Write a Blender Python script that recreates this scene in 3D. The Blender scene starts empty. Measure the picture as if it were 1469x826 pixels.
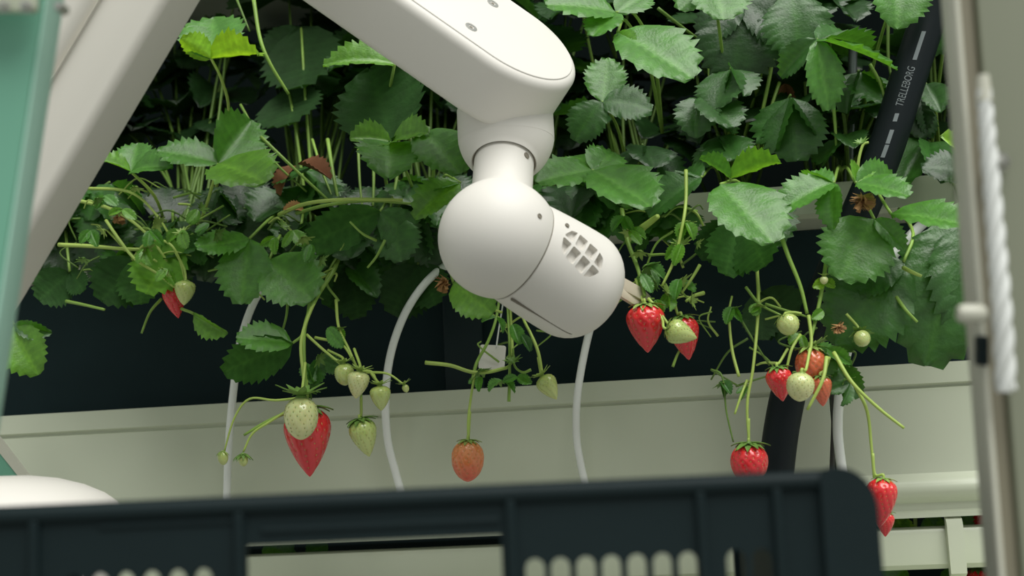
import bpy, bmesh, math, random
import numpy as np
from mathutils import Vector, Matrix

random.seed(7)
rng = np.random.RandomState(7)
scene = bpy.context.scene
COL = scene.collection

# ------------------------------------------------------------------ camera
FPX = 1469 * 50.0 / 36.0
PITCH, ROLL = math.radians(8.0), math.radians(2.7)
YAW = math.tan(math.radians(8.5))      # the growing rig stands a little askew to the viewer
CAM = Vector((0, 0, 1.2))
X = Vector((1, 0, 0))
FWD = Vector((0, math.cos(PITCH), math.sin(PITCH)))
U0 = Vector((0, -math.sin(PITCH), math.cos(PITCH)))
UP = U0 * math.cos(ROLL) + X * math.sin(ROLL)
RT = X * math.cos(ROLL) - U0 * math.sin(ROLL)
cam_d = bpy.data.cameras.new('camera')
cam_d.lens, cam_d.sensor_width = 50, 36
cam_d.clip_start = 0.02
cam_d.dof.use_dof = True
cam_d.dof.focus_distance = 1.15
cam_d.dof.aperture_fstop = 6.3
cam = bpy.data.objects.new('camera', cam_d)
COL.objects.link(cam)
M = Matrix((RT, UP, -FWD)).transposed().to_4x4()
M.translation = CAM
cam.matrix_world = M
scene.camera = cam

# ------------------------------------------------------------------ light
w = bpy.data.worlds.new('greenhouse_sky')
scene.world = w
w.use_nodes = True
bg = w.node_tree.nodes['Background']
bg.inputs[0].default_value = (0.96, 1.0, 0.95, 1)
bg.inputs[1].default_value = 0.46
sun_d = bpy.data.lights.new('daylight', 'SUN')
sun_d.energy = 3.8
sun_d.angle = math.radians(50)
sun_d.color = (1.0, 0.99, 0.95)
sun = bpy.data.objects.new('daylight', sun_d)
COL.objects.link(sun)
sun.rotation_euler = Vector((-0.30, 0.50, -1.0)).to_track_quat('-Z', 'Y').to_euler()
sun.location = (1, -1, 4)
vs = scene.view_settings
vs.view_transform = 'Standard'
vs.look = 'None'
vs.gamma = 1.0
vs.use_curve_mapping = False
vs.exposure = 0.0

# ------------------------------------------------------------------ helpers
def ray(px, py):
    return FWD + RT * ((px - 734.5) / FPX) + UP * ((413 - py) / FPX)

def P_flat(px, py, Y):
    """the point on the vertical plane y = Y seen at a photo pixel"""
    d = ray(px, py)
    return CAM + d * (Y / d.y)

def P(px, py, Y):
    """the same on a plane parallel to the growing rig, Y away at the middle"""
    d = ray(px, py)
    return CAM + d * (Y / (d.y + d.x * YAW))

def V(ix, idn, tow=0.0):
    """a direction given as right / down / towards the viewer"""
    return RT * ix - UP * idn - FWD * tow

def add(name, me, m=None, parent=None, mw=None):
    o = bpy.data.objects.new(name, me)
    COL.objects.link(o)
    if me is not None and m is not None and not me.materials:
        me.materials.append(m)
    if parent is not None:
        o.parent = parent
    if mw is not None:
        o.matrix_local = mw
    return o

def tag(o, label, cat, group=None):
    o['label'] = label
    o['category'] = cat
    if group:
        o['group'] = group
    return o

def thing(name, loc, label, cat, group=None):
    o = bpy.data.objects.new(name, None)
    COL.objects.link(o)
    o.location = loc
    o.empty_display_size = 0.02
    return tag(o, label, cat, group)

def mesh(name, verts, faces, smooth=True, sharp=None):
    me = bpy.data.meshes.new(name)
    me.from_pydata([tuple(v) for v in verts], [], faces)
    bm = bmesh.new()
    bm.from_mesh(me)
    bmesh.ops.recalc_face_normals(bm, faces=bm.faces)
    bm.to_mesh(me)
    bm.free()
    if smooth:
        me.polygons.foreach_set('use_smooth', [True] * len(me.polygons))
        if sharp:
            me.set_sharp_from_angle(angle=math.radians(sharp))
    return me

class MB:
    def __init__(self):
        self.v, self.f = [], []
    def put(self, v, f):
        n = len(self.v)
        self.v += [Vector(p) for p in v]
        self.f += [tuple(i + n for i in q) for q in f]
        return self
    def box(self, lo, hi, M=None):
        v = [Vector((x, y, z)) for z in (lo[2], hi[2]) for y in (lo[1], hi[1]) for x in (lo[0], hi[0])]
        if M is not None:
            v = [M @ p for p in v]
        return self.put(v, [(0, 2, 3, 1), (4, 5, 7, 6), (0, 1, 5, 4), (2, 6, 7, 3), (0, 4, 6, 2), (1, 3, 7, 5)])
    def build(self, name, m, parent=None, smooth=False, sharp=35, off=None):
        v = [p - off for p in self.v] if off is not None else self.v
        return add(name, mesh(name, v, self.f, smooth, sharp), m, parent)

def catmull(pts, n=6):
    pts = [Vector(p) for p in pts]
    if len(pts) < 3:
        return [pts[0].lerp(pts[-1], i / n) for i in range(n + 1)]
    q = [pts[0] * 2 - pts[1]] + pts + [pts[-1] * 2 - pts[-2]]
    out = []
    for i in range(1, len(q) - 2):
        for k in range(n):
            t = k / n
            a, b, c, d = q[i - 1], q[i], q[i + 1], q[i + 2]
            out.append(0.5 * ((2 * b) + (c - a) * t + (2 * a - 5 * b + 4 * c - d) * t * t + (3 * b - a - 3 * c + d) * t ** 3))
    out.append(pts[-1])
    return out

def tube(pts, r0, r1=None, seg=7, n=6, smooth_path=True):
    """verts, faces of a closed tube along a smooth path"""
    path = catmull(pts, n) if smooth_path else [Vector(p) for p in pts]
    r1 = r0 if r1 is None else r1
    v, f = [], []
    t0 = (path[1] - path[0]).normalized()
    nrm = t0.orthogonal().normalized()
    L = len(path)
    for i, p in enumerate(path):
        t = (path[min(i + 1, L - 1)] - path[max(i - 1, 0)])
        t = t.normalized() if t.length > 1e-9 else t0
        nrm = (nrm - t * nrm.dot(t)).normalized()
        b = t.cross(nrm)
        r = r0 + (r1 - r0) * i / (L - 1)
        for k in range(seg):
            a = 2 * math.pi * k / seg
            v.append(p + (nrm * math.cos(a) + b * math.sin(a)) * r)
    for i in range(L - 1):
        for k in range(seg):
            k2 = (k + 1) % seg
            f.append((i * seg + k, i * seg + k2, (i + 1) * seg + k2, (i + 1) * seg + k))
    f.append(tuple(range(seg))[::-1])
    f.append(tuple((L - 1) * seg + k for k in range(seg)))
    return v, f

def frame(origin, zdir, xhint):
    z = zdir.normalized()
    x = (xhint - z * xhint.dot(z)).normalized()
    y = z.cross(x)
    m = Matrix((x, y, z)).transposed().to_4x4()
    m.translation = origin
    return m

def revolve(profile, seg=48):
    """profile: (radius, height) list about local z"""
    v, f = [], []
    rings = []
    for r, h in profile:
        if r < 1e-7:
            rings.append([len(v)])
            v.append(Vector((0, 0, h)))
        else:
            rings.append(list(range(len(v), len(v) + seg)))
            v += [Vector((r * math.cos(2 * math.pi * k / seg), r * math.sin(2 * math.pi * k / seg), h)) for k in range(seg)]
    for a, b in zip(rings, rings[1:]):
        for k in range(seg):
            k2 = (k + 1) % seg
            if len(a) == 1:
                f.append((a[0], b[k2], b[k]))
            elif len(b) == 1:
                f.append((a[k], a[k2], b[0]))
            else:
                f.append((a[k], a[k2], b[k2], b[k]))
    if len(rings[0]) > 1:
        f.append(tuple(rings[0])[::-1])
    if len(rings[-1]) > 1:
        f.append(tuple(rings[-1]))
    return v, f

def prism(outline, t, r, steps=4):
    """rounded prism: convex 2-D outline, z from -t to 0, all edges rounded by r"""
    n = len(outline)
    pts = [Vector(p) for p in outline]
    nor = []
    for i in range(n):
        e = (pts[(i + 1) % n] - pts[i - 1]).normalized()
        nor.append(Vector((e.y, -e.x)))
    v, f, rings = [], [], []
    def ring(inset, z):
        rings.append(list(range(len(v), len(v) + n)))
        for p, q in zip(pts, nor):
            c = p - q * inset
            v.append(Vector((c.x, c.y, z)))
    for k in range(steps + 1):
        a = math.pi / 2 * k / steps
        ring(r * (1 - math.sin(a)), -r * (1 - math.cos(a)))
    for k in range(steps + 1):
        a = math.pi / 2 * k / steps
        ring(r * (1 - math.cos(a)), -t + r * (1 - math.sin(a)))
    for a, b in zip(rings, rings[1:]):
        for k in range(n):
            k2 = (k + 1) % n
            f.append((a[k], b[k], b[k2], a[k2]))
    f.append(tuple(rings[0]))
    f.append(tuple(rings[-1])[::-1])
    return v, f

def stadium(L0, L1, R, seg=24):
    out = []
    for k in range(seg + 1):
        a = -math.pi / 2 + math.pi * k / seg
        out.append((L1 + R * math.cos(a), R * math.sin(a)))
    for k in range(seg + 1):
        a = math.pi / 2 + math.pi * k / seg
        out.append((L0 + R * math.cos(a), R * math.sin(a)))
    return out

def rrect(x0, x1, y0, y1, r, seg=6):
    out = []
    for cx, cy, a0 in ((x1 - r, y0 + r, -90), (x1 - r, y1 - r, 0), (x0 + r, y1 - r, 90), (x0 + r, y0 + r, 180)):
        for k in range(seg + 1):
            a = math.radians(a0 + 90 * k / seg)
            out.append((cx + r * math.cos(a), cy + r * math.sin(a)))
    return out

# ------------------------------------------------------------------ materials
def mat(name, col, rough=0.5, metal=0.0, spec=0.5, vary=0.06, scale=25.0, bump=0.0, bscale=200.0, sss=0.0, coat=0.0):
    m = bpy.data.materials.new(name)
    m.use_nodes = True
    nt = m.node_tree
    b = nt.nodes['Principled BSDF']
    tc = nt.nodes.new('ShaderNodeTexCoord')
    nz = nt.nodes.new('ShaderNodeTexNoise')
    nz.inputs['Scale'].default_value = scale
    nz.inputs['Detail'].default_value = 4
    nt.links.new(tc.outputs['Object'], nz.inputs['Vector'])
    rp = nt.nodes.new('ShaderNodeValToRGB')
    rp.color_ramp.elements[0].color = tuple(max(0, c * (1 - vary * 2)) for c in col) + (1,)
    rp.color_ramp.elements[1].color = tuple(min(1, c * (1 + vary * 2)) for c in col) + (1,)
    nt.links.new(nz.outputs['Fac'], rp.inputs['Fac'])
    nt.links.new(rp.outputs['Color'], b.inputs['Base Color'])
    b.inputs['Roughness'].default_value = rough
    b.inputs['Metallic'].default_value = metal
    b.inputs['Specular IOR Level'].default_value = spec
    b.inputs['Coat Weight'].default_value = coat
    if sss:
        b.inputs['Subsurface Weight'].default_value = sss
        b.inputs['Subsurface Scale'].default_value = 0.004
        b.inputs['Subsurface Radius'].default_value = (1, 0.4, 0.2)
    if bump:
        n2 = nt.nodes.new('ShaderNodeTexNoise')
        n2.inputs['Scale'].default_value = bscale
        nt.links.new(tc.outputs['Object'], n2.inputs['Vector'])
        bp = nt.nodes.new('ShaderNodeBump')
        bp.inputs['Strength'].default_value = bump
        bp.inputs['Distance'].default_value = 0.001
        nt.links.new(n2.outputs['Fac'], bp.inputs['Height'])
        nt.links.new(bp.outputs['Normal'], b.inputs['Normal'])
    return m

def leaf_material():
    m = bpy.data.materials.new('leaf_green')
    m.use_nodes = True
    nt = m.node_tree
    N, Lk = nt.nodes, nt.links
    b = N['Principled BSDF']
    out = N['Material Output']
    oi = N.new('ShaderNodeObjectInfo')
    tc = N.new('ShaderNodeTexCoord')
    nz = N.new('ShaderNodeTexNoise')
    nz.inputs['Scale'].default_value = 5
    nz.inputs['Detail'].default_value = 5
    Lk.new(tc.outputs['Object'], nz.inputs['Vector'])
    mr = N.new('ShaderNodeMapRange')
    mr.inputs[1].default_value, mr.inputs[2].default_value = 0.3, 0.7
    mr.inputs[3].default_value, mr.inputs[4].default_value = 0.75, 1.25
    Lk.new(nz.outputs['Fac'], mr.inputs[0])
    hs = N.new('ShaderNodeHueSaturation')
    Lk.new(oi.outputs['Color'], hs.inputs['Color'])
    Lk.new(mr.outputs[0], hs.inputs['Value'])
    at = N.new('ShaderNodeAttribute')
    at.attribute_name = 'vein'
    pw = N.new('ShaderNodeMath')
    pw.operation = 'POWER'
    pw.inputs[1].default_value = 3.0
    Lk.new(at.outputs['Fac'], pw.inputs[0])
    ml = N.new('ShaderNodeMath')
    ml.operation = 'MULTIPLY'
    ml.inputs[1].default_value = 0.38
    Lk.new(pw.outputs[0], ml.inputs[0])
    lt = N.new('ShaderNodeMix')
    lt.data_type = 'RGBA'
    lt.blend_type = 'MIX'
    vein_c = N.new('ShaderNodeMix')
    vein_c.data_type = 'RGBA'
    vein_c.blend_type = 'MULTIPLY'
    vein_c.inputs['Factor'].default_value = 1.0
    Lk.new(hs.outputs['Color'], vein_c.inputs['A'])
    vein_c.inputs['B'].default_value = (2.2, 1.8, 1.9, 1)
    Lk.new(ml.outputs[0], lt.inputs['Factor'])
    Lk.new(hs.outputs['Color'], lt.inputs['A'])
    Lk.new(vein_c.outputs['Result'], lt.inputs['B'])
    geo = N.new('ShaderNodeNewGeometry')
    back = N.new('ShaderNodeMix')
    back.data_type = 'RGBA'
    Lk.new(geo.outputs['Backfacing'], back.inputs['Factor'])
    Lk.new(lt.outputs['Result'], back.inputs['A'])
    bk = N.new('ShaderNodeMix')
    bk.data_type = 'RGBA'
    bk.inputs['Factor'].default_value = 0.08
    bk.inputs['B'].default_value = (0.14, 0.26, 0.10, 1)
    Lk.new(lt.outputs['Result'], bk.inputs['A'])
    Lk.new(bk.outputs['Result'], back.inputs['B'])
    Lk.new(back.outputs['Result'], b.inputs['Base Color'])
    for sock, front_v, back_v in (('Roughness', .40, .65), ('Specular IOR Level', .72, .2)):
        mv = N.new('ShaderNodeMapRange')           # leaf undersides are duller
        mv.inputs[3].default_value, mv.inputs[4].default_value = front_v, back_v
        Lk.new(geo.outputs['Backfacing'], mv.inputs[0])
        Lk.new(mv.outputs[0], b.inputs[sock])
    n2 = N.new('ShaderNodeTexNoise')
    n2.inputs['Scale'].default_value = 30
    Lk.new(tc.outputs['Object'], n2.inputs['Vector'])
    bp = N.new('ShaderNodeBump')
    bp.inputs['Strength'].default_value = 0.08
    bp.inputs['Distance'].default_value = 0.02
    Lk.new(n2.outputs['Fac'], bp.inputs['Height'])
    Lk.new(bp.outputs['Normal'], b.inputs['Normal'])
    tr = N.new('ShaderNodeBsdfTranslucent')
    tcol = N.new('ShaderNodeMix')
    tcol.data_type = 'RGBA'
    tcol.blend_type = 'MULTIPLY'
    tcol.inputs['Factor'].default_value = 1
    tcol.inputs['B'].default_value = (2.2, 2.0, 0.7, 1)
    Lk.new(lt.outputs['Result'], tcol.inputs['A'])
    Lk.new(tcol.outputs['Result'], tr.inputs['Color'])
    mx = N.new('ShaderNodeMixShader')
    mx.inputs[0].default_value = 0.28
    Lk.new(b.outputs[0], mx.inputs[1])
    Lk.new(tr.outputs[0], mx.inputs[2])
    Lk.new(mx.outputs[0], out.inputs['Surface'])
    return m

def berry_material(name, top, bottom, mid=0.45, blotch=0.0):
    m = bpy.data.materials.new(name)
    m.use_nodes = True
    nt = m.node_tree
    N, Lk = nt.nodes, nt.links
    b = N['Principled BSDF']
    tc = N.new('ShaderNodeTexCoord')
    sp = N.new('ShaderNodeSeparateXYZ')
    Lk.new(tc.outputs['Object'], sp.inputs[0])
    nz = N.new('ShaderNodeTexNoise')
    nz.inputs['Scale'].default_value = 3.0
    Lk.new(tc.outputs['Object'], nz.inputs['Vector'])
    ad = N.new('ShaderNodeMath')
    ad.operation = 'MULTIPLY_ADD'
    ad.inputs[1].default_value = 0.5 + blotch
    Lk.new(nz.outputs['Fac'], ad.inputs[0])
    Lk.new(sp.outputs['Z'], ad.inputs[2])
    rp = N.new('ShaderNodeValToRGB')
    rp.color_ramp.elements[0].position = 0.0
    rp.color_ramp.elements[0].color = tuple(bottom) + (1,)
    rp.color_ramp.elements[1].position = 1.0
    rp.color_ramp.elements[1].color = tuple(top) + (1,)
    mr = N.new('ShaderNodeMapRange')
    mr.inputs[1].default_value, mr.inputs[2].default_value = -mid, 0.30
    Lk.new(ad.outputs[0], mr.inputs[0])
    Lk.new(mr.outputs[0], rp.inputs['Fac'])
    Lk.new(rp.outputs['Color'], b.inputs['Base Color'])
    b.inputs['Roughness'].default_value = 0.24
    b.inputs['Specular IOR Level'].default_value = 0.55
    b.inputs['Subsurface Weight'].default_value = 0.25
    b.inputs['Subsurface Scale'].default_value = 0.004
    b.inputs['Coat Weight'].default_value = 0.5
    b.inputs['Coat Roughness'].default_value = 0.12
    return m

M_CREAM = mat('cream_enamel', (0.555, 0.595, 0.465), 0.28, spec=0.5, vary=0.03, scale=6, bump=0.05, bscale=60)
M_BLACK = mat('black_sheet', (0.018, 0.036, 0.040), 0.7, spec=0.12, vary=0.15, scale=8)
M_FLOOR = mat('floor_concrete', (0.30, 0.30, 0.27), 0.8, vary=0.15, scale=5, bump=0.2)
M_SOIL = mat('substrate', (0.03, 0.022, 0.015), 0.95, vary=0.3, scale=90, bump=0.8, bscale=300)
M_WHITE = mat('robot_white', (0.75, 0.725, 0.675), 0.5, spec=0.4, vary=0.012, scale=9)
M_BEIGE = mat('robot_beige', (0.68, 0.655, 0.59), 0.45, spec=0.45, vary=0.015, scale=7)
M_SEAM = mat('seam_grey', (0.20, 0.18, 0.14), 0.7, vary=0.05)
M_STEEL = mat('screw_steel', (0.50, 0.50, 0.47), 0.35, metal=0.8, vary=0.05)
M_TEAL = mat('teal_paint', (0.13, 0.33, 0.235), 0.45, spec=0.4, vary=0.03, scale=6)
M_TEALP = mat('teal_highlight', (0.33, 0.55, 0.45), 0.4, vary=0.03, scale=6)
M_CRATE = mat('crate_black', (0.006, 0.0135, 0.015), 0.55, spec=0.15, vary=0.1, scale=12, bump=0.1)
M_POST = mat('post_olive', (0.20, 0.215, 0.155), 0.5, spec=0.4, vary=0.04, scale=6)
M_POSTD = mat('post_brown', (0.20, 0.185, 0.13), 0.55, vary=0.05, scale=8)
M_POSTE = mat('post_edge', (0.50, 0.50, 0.42), 0.4, vary=0.03, scale=8)
M_ROPE = mat('cable_white', (0.66, 0.68, 0.66), 0.55, vary=0.05, scale=60)
M_TUBE = mat('tube_white', (0.80, 0.83, 0.80), 0.3, spec=0.5, vary=0.03, sss=0.0)
M_HOSE = mat('hose_black', (0.006, 0.011, 0.013), 0.5, spec=0.22, vary=0.08, scale=30)
M_PRINT = mat('print_white', (0.20, 0.23, 0.24), 0.6, vary=0.08)
M_STEM = mat('stem_green', (0.23, 0.38, 0.07), 0.45, spec=0.4, vary=0.25, scale=30)
M_STEMP = mat('stem_pale', (0.40, 0.54, 0.12), 0.45, spec=0.4, vary=0.2, scale=30)
M_STEMD = mat('stem_dark', (0.11, 0.20, 0.035), 0.5, spec=0.4, vary=0.25, scale=30)
M_DRY = mat('dry_brown', (0.22, 0.085, 0.035), 0.8, vary=0.25, scale=60)
M_DRYT = mat('dry_tan', (0.36, 0.19, 0.07), 0.8, vary=0.3, scale=80)
M_SEED = mat('seed_tan', (0.72, 0.42, 0.14), 0.4, vary=0.1)
M_SEEDG = mat('seed_green', (0.42, 0.44, 0.16), 0.45, vary=0.1)
M_LEAF = leaf_material()
M_RED = berry_material('berry_red', (0.76, 0.035, 0.035), (0.66, 0.014, 0.026))
M_ORANGE = berry_material('berry_orange', (0.74, 0.30, 0.10), (0.62, 0.035, 0.02), 0.75, 0.3)
M_PINK = berry_material('berry_blush', (0.70, 0.17, 0.07), (0.66, 0.10, 0.05), 0.5, 0.6)
M_GREEN = berry_material('berry_green', (0.40, 0.52, 0.13), (0.52, 0.60, 0.22))
M_PALE = berry_material('berry_pale', (0.55, 0.62, 0.25), (0.66, 0.68, 0.34))

# ------------------------------------------------------------------ setting
def struct(o):
    o['kind'] = 'structure'
    return o

def zc(py, Y):
    """height at the picture's middle column"""
    return P(734.5, py, Y).z

struct(MB().box((-2.5, -1.5, -0.05), (2.5, 2.6, 0)).build('floor', M_FLOOR))


def extrude_profile(prof, x0, x1):
    """closed (y, z) profile swept along x"""
    n = len(prof)
    v = [Vector((x0, y - x0 * YAW, z)) for y, z in prof] + [Vector((x1, y - x1 * YAW, z)) for y, z in prof]
    f = [(i, (i + 1) % n, n + (i + 1) % n, n + i) for i in range(n)]
    f += [tuple(range(n))[::-1], tuple(range(n, 2 * n))]
    return v, f

def slab(y0, y1, z0, z1):
    return [(y0, z0), (y1, z0), (y1, z1), (y0, z1)]

struct(MB().put(*extrude_profile(slab(1.75, 1.79, 0, 2.3), -2.2, 2.2)).build('unlit_backdrop', mat('unlit_back_dark', (0.003, 0.006, 0.0055), 0.9, spec=0.05)))  # near-black sheet standing in for the unlit space behind the plants
XL, XR = -1.0, 1.0
# the growing trough
YL = 1.25
zt, zb = zc(297, YL), zc(338, YL)
tr = thing('growing_trough', (0, 1.34, zb), 'cream growing trough full of strawberry plants, above the black sheet', 'trough')
pr = [(1.25, zt), (1.25, zb), (1.258, zb - .003), (1.43, zb - .003), (1.44, zb), (1.44, zt), (1.436, zt), (1.436, zb + .002), (1.254, zb + .002), (1.254, zt)]
MB().put(*extrude_profile(pr, XL, XR)).build('tray', M_CREAM, tr, off=tr.location)
MB().put(*extrude_profile(slab(1.256, 1.424, zb + 0.003, zt - 0.006), XL, XR)).build('substrate', M_SOIL, tr, off=tr.location)
# black panel under the trough
bp_ = MB().put(*extrude_profile(slab(1.315, 1.325, zc(600, 1.30), zb - 0.0035), XL, XR)).build('black_sheet', M_BLACK)
tag(bp_, 'smooth black sheet between the trough and the cream rail', 'sheet')
# unseen trough added above the picture to shade the back of the foliage
zu = zc(-125, 1.30)
ut = thing('growing_trough', (0, 1.36, zu), 'unseen cream trough added over the leaves to shade them', 'trough')
pu = [(1.27, zu + .05), (1.27, zu + .005), (1.275, zu), (1.56, zu), (1.565, zu + .005), (1.565, zu + .05), (1.56, zu + .05), (1.56, zu + .006), (1.275, zu + .006), (1.275, zu + .05)]
MB().put(*extrude_profile(pu, XL, XR)).build('tray', M_CREAM, ut, off=ut.location)
MB().put(*extrude_profile(slab(1.277, 1.558, zu + .008, zu + .04), XL, XR)).build('substrate', M_SOIL, ut, off=ut.location)
# black duct
dz0, dz1 = zc(570, 1.31), zc(400, 1.31)
xd = P(665, 480, 1.31).x
du = MB().put(*[(lambda v, f: ([Vector((p.x + xd, 1.3145 + p.z, p.y)) for p in v], f))(*prism(rrect(-.018, .018, dz0, dz1, .004), .010, .002))][0]).build('black_duct', mat('duct_black', (0.016, 0.030, 0.034), 0.5, spec=.2, vary=.05), None, True)
tag(du, 'narrow black vertical duct on the black sheet below the robot head', 'duct')

# cream rail below, in two lengths that meet at a seam
def rail(x0, x1, label):
    Y = 1.27
    pts = [(Y - .004, zc(555, Y)), (Y - .004, zc(583, Y)), (Y, zc(586, Y)), (Y, zc(588, Y)), (Y - .002, zc(590, Y)), (Y - .002, zc(690, Y)), (Y - .003, zc(706, Y))]
    z0, z1 = zc(708, Y), zc(747, Y)
    for k in range(9):
        a = k / 8
        pts.append((Y - .004 - .010 * math.sin(math.pi * a) ** 0.8, z0 + (z1 - z0) * a))
    pts += [(Y - .003, zc(757, Y)), (Y - .006, zc(760, Y)), (Y - .006, zc(767, Y)), (Y + .006, zc(767, Y)), (Y + .006, zc(555, Y))]
    o = MB().put(*extrude_profile(pts, x0, x1)).build('cream_rail', M_CREAM, None, True, 30)
    return tag(o, label, 'rail', 'lengths of cream rail')

xs = P(1194, 610, 1.27).x
rail(XL, xs - .0012, 'long cream enamelled rail panel behind the hanging big red strawberry')
rail(xs + .0012, XR, 'shorter cream rail length between the seam and the olive post')

# lower pipe and strap
def lower_pipe():
    Y = 1.275
    z0, z1 = zc(780, Y), zc(838, Y)
    pts = [(Y + .002, z0), (Y - .004, z0 - .002), (Y - .006, z0 - .006), (Y - .006, z1 + .004), (Y - .003, z1), (Y + .008, z1), (Y + .008, z0)]
    t = thing('lower_rail', (0, Y + .02, z1), 'narrow cream rail below the gap with hanging berries', 'rail')
    MB().put(*extrude_profile(pts, XL, XR)).build('rail_body', M_CREAM, t, True, 30, off=t.location)
    p = P(1366, 786, Y)
    pp = [(Y - .010, z0 + .006), (Y - .012, z0), (Y - .012, z1 - .004), (Y - .006, z1 - .008), (Y - .006, z0 + .008)]
    o = MB().put(*extrude_profile(pp, p.x - .006, p.x + .007)).build('strap', M_CREAM, t, True, 30, off=t.location)
    o['label'] = 'cream strap clipped over the rail'
lower_pipe()
# next rail under it, seen between the crate bars
Y2 = 1.22
lo = MB().put(*extrude_profile([(Y2, zc(866, Y2)), (Y2 - .01, zc(880, Y2)), (Y2 - .01, zc(960, Y2)), (Y2, zc(968, Y2)), (Y2 + .06, zc(968, Y2)), (Y2 + .06, zc(866, Y2))], XL, XR)).build('bottom_rail', M_CREAM, None, True, 30)
tag(lo, 'broad cream rail seen through the slots of the black crate', 'rail')

# ------------------------------------------------------------------ robot arm
YB = 1.02                      # the head ball
PXB = YB / FPX                 # metres per pixel there
def robot():
    root = thing('robot_arm', P_flat(-20, 760, 0.86), 'white jointed picking robot arm reaching to the red strawberry', 'robot')
    O = root.location
    def part(name, v, f, m, M=None, sharp=40, parent=root):
        vv = [(M @ p if M is not None else p) - O for p in v]
        return add(name, mesh(name, vv, f, True, sharp), m, parent)
    # -- head
    B = P_flat(715, 342, YB)
    a = V(0.86 * .905, 0.50 * .905, -0.425).normalized()
    Mh = frame(B, a, V(0, -1, 0))
    R = 88 * PXB
    Rb = 84.5 * PXB
    ss = 38 * PXB
    prof = []
    for k in range(25):
        t = -R + (ss - .0006 + R) * k / 24
        ph = -math.pi / 2 + (math.asin(ss / R) + math.pi / 2) * k / 24
        prof.append((R * math.cos(ph), R * math.sin(ph)))
    prof[0] = (0, -R)
    r_s = prof[-1][0]
    prof += [(r_s - .0026, prof[-1][1] + .0002), (r_s - .0026, ss + .002), (0, ss + .002)]
    part('head_shell', *revolve(prof, 72), M_WHITE, Mh)
    # -- barrel, with the grille cut out of it
    send, rc = 205 * PXB, 62 * PXB
    r1 = r_s - .0002
    prof = [(0, ss + .0022), (r1 - .0028, ss + .0022), (r1 - .0028, ss + .0014), (r1 - .0006, ss + .0012), (r1, ss + .0018)]
    for k in range(1, 8):
        t = k / 8
        prof.append((r1 + (Rb - r1) * math.sin(t * math.pi / 2), ss + (send - rc - ss) * t))
    for k in range(13):
        q = math.pi / 2 * k / 12
        prof.append((Rb - rc + rc * math.cos(q), send - rc + rc * math.sin(q)))
    prof.append((0, send))
    bar_me = mesh('barrel', [Mh @ p - O for p in revolve(prof, 96)[0]], revolve(prof, 96)[1], True, 40)
    barrel = add('barrel', bar_me, M_WHITE, root)
    # grille frame on the barrel surface: x along the grille, y across, z out
    nimg = V(0.5, -0.86, 0)
    ctow = (V(0, 0, 1) - a * V(0, 0, 1).dot(a)).normalized()
    nup = (nimg - a * nimg.dot(a)).normalized()
    th = math.asin(43 / 84.5)
    nr = (ctow * math.cos(th) + nup * math.sin(th)).normalized()
    around = a.cross(nr).normalized()
    if around.dot(V(0, 1, 0)) < 0:
        around = -around
    xg = (a * math.cos(.30) + around * math.sin(.30)).normalized()
    gc = B + a * (95 * PXB) + nr * Rb
    Mg = frame(gc, nr, xg)
    hl, hw = 39 * PXB, 27 * PXB
    cb = MB()
    cell_x, cell_y, bar = 2 * hl / 4, hw, 1.9 * PXB
    for i in range(4):
        for j in range(2):
            x0, x1 = -hl + i * cell_x + bar, -hl + (i + 1) * cell_x - bar
            y0, y1 = -hw + j * cell_y + bar, -hw + (j + 1) * cell_y - bar
            ol = []
            for (px, py) in rrect(x0, x1, y0, y1, 2.5 * PXB, 4):
                q = (abs(px / hl) ** 2.6 + abs(py / hw) ** 2.6) ** (1 / 2.6)
                if q > 0.98:
                    px, py = px / q * .98, py / q * .98
                ol.append((px, py))
            n = len(ol)
            v = [Mg @ Vector((px, py, .004)) - O for px, py in ol] + [Mg @ Vector((px, py, -.0065)) - O for px, py in ol]
            cb.put(v, [tuple(range(n)), tuple(range(n, 2 * n))[::-1]] + [(k, n + k, n + (k + 1) % n, (k + 1) % n) for k in range(n)])
    # straight parting line along the underside of the barrel
    up_l = (ctow * math.cos(-.95) + nup * math.sin(-.95)).normalized()
    Ms = frame(B + up_l * Rb, up_l, a)
    cb.box((ss, -.0008, -.0024), (send - rc * .75, .0008, .01), Matrix.Translation(-O) @ Ms)
    cut = cb.build('cutter', M_SEAM)
    cut.location = O
    bpy.context.view_layer.update()
    md = barrel.modifiers.new('b', 'BOOLEAN')
    md.operation = 'DIFFERENCE'
    md.solver = 'EXACT'
    md.object = cut
    bpy.context.view_layer.update()
    ev = barrel.evaluated_get(bpy.context.evaluated_depsgraph_get())
    nm = bpy.data.meshes.new_from_object(ev)
    barrel.modifiers.clear()
    nm.set_sharp_from_angle(angle=math.radians(35))
    nm.materials.clear()
    nm.materials.append(M_WHITE)
    barrel.data = nm
    cm = cut.data
    bpy.data.objects.remove(cut)
    bpy.data.meshes.remove(cm)
    # dark gasket in the joint, dark strip in the parting line
    gv = [Mh @ Vector(((r_s - .0010) * math.cos(q), (r_s - .0010) * math.sin(q), ss + .0005)) for q in [2 * math.pi * i / 72 for i in range(73)]]
    part('gasket', *tube(gv, .0009, seg=6, smooth_path=False), M_SEAM)
    part('parting_strip', *(lambda m_: (m_.v, m_.f))(MB().box((ss + .003, -.0005, -.0022), (send - rc * .8, .0005, -.0004))), M_SEAM, Ms)
    # small round ports
    def port(c, n, r, m=M_SEAM, name='port'):
        Mp = frame(c, n, V(1, 0, 0))
        part(name, *revolve([(0, .0003), (r * .7, .0003), (r * .75, .0006), (r, .0005), (r, -.001), (0, -.001)], 16), m, Mp)
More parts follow.
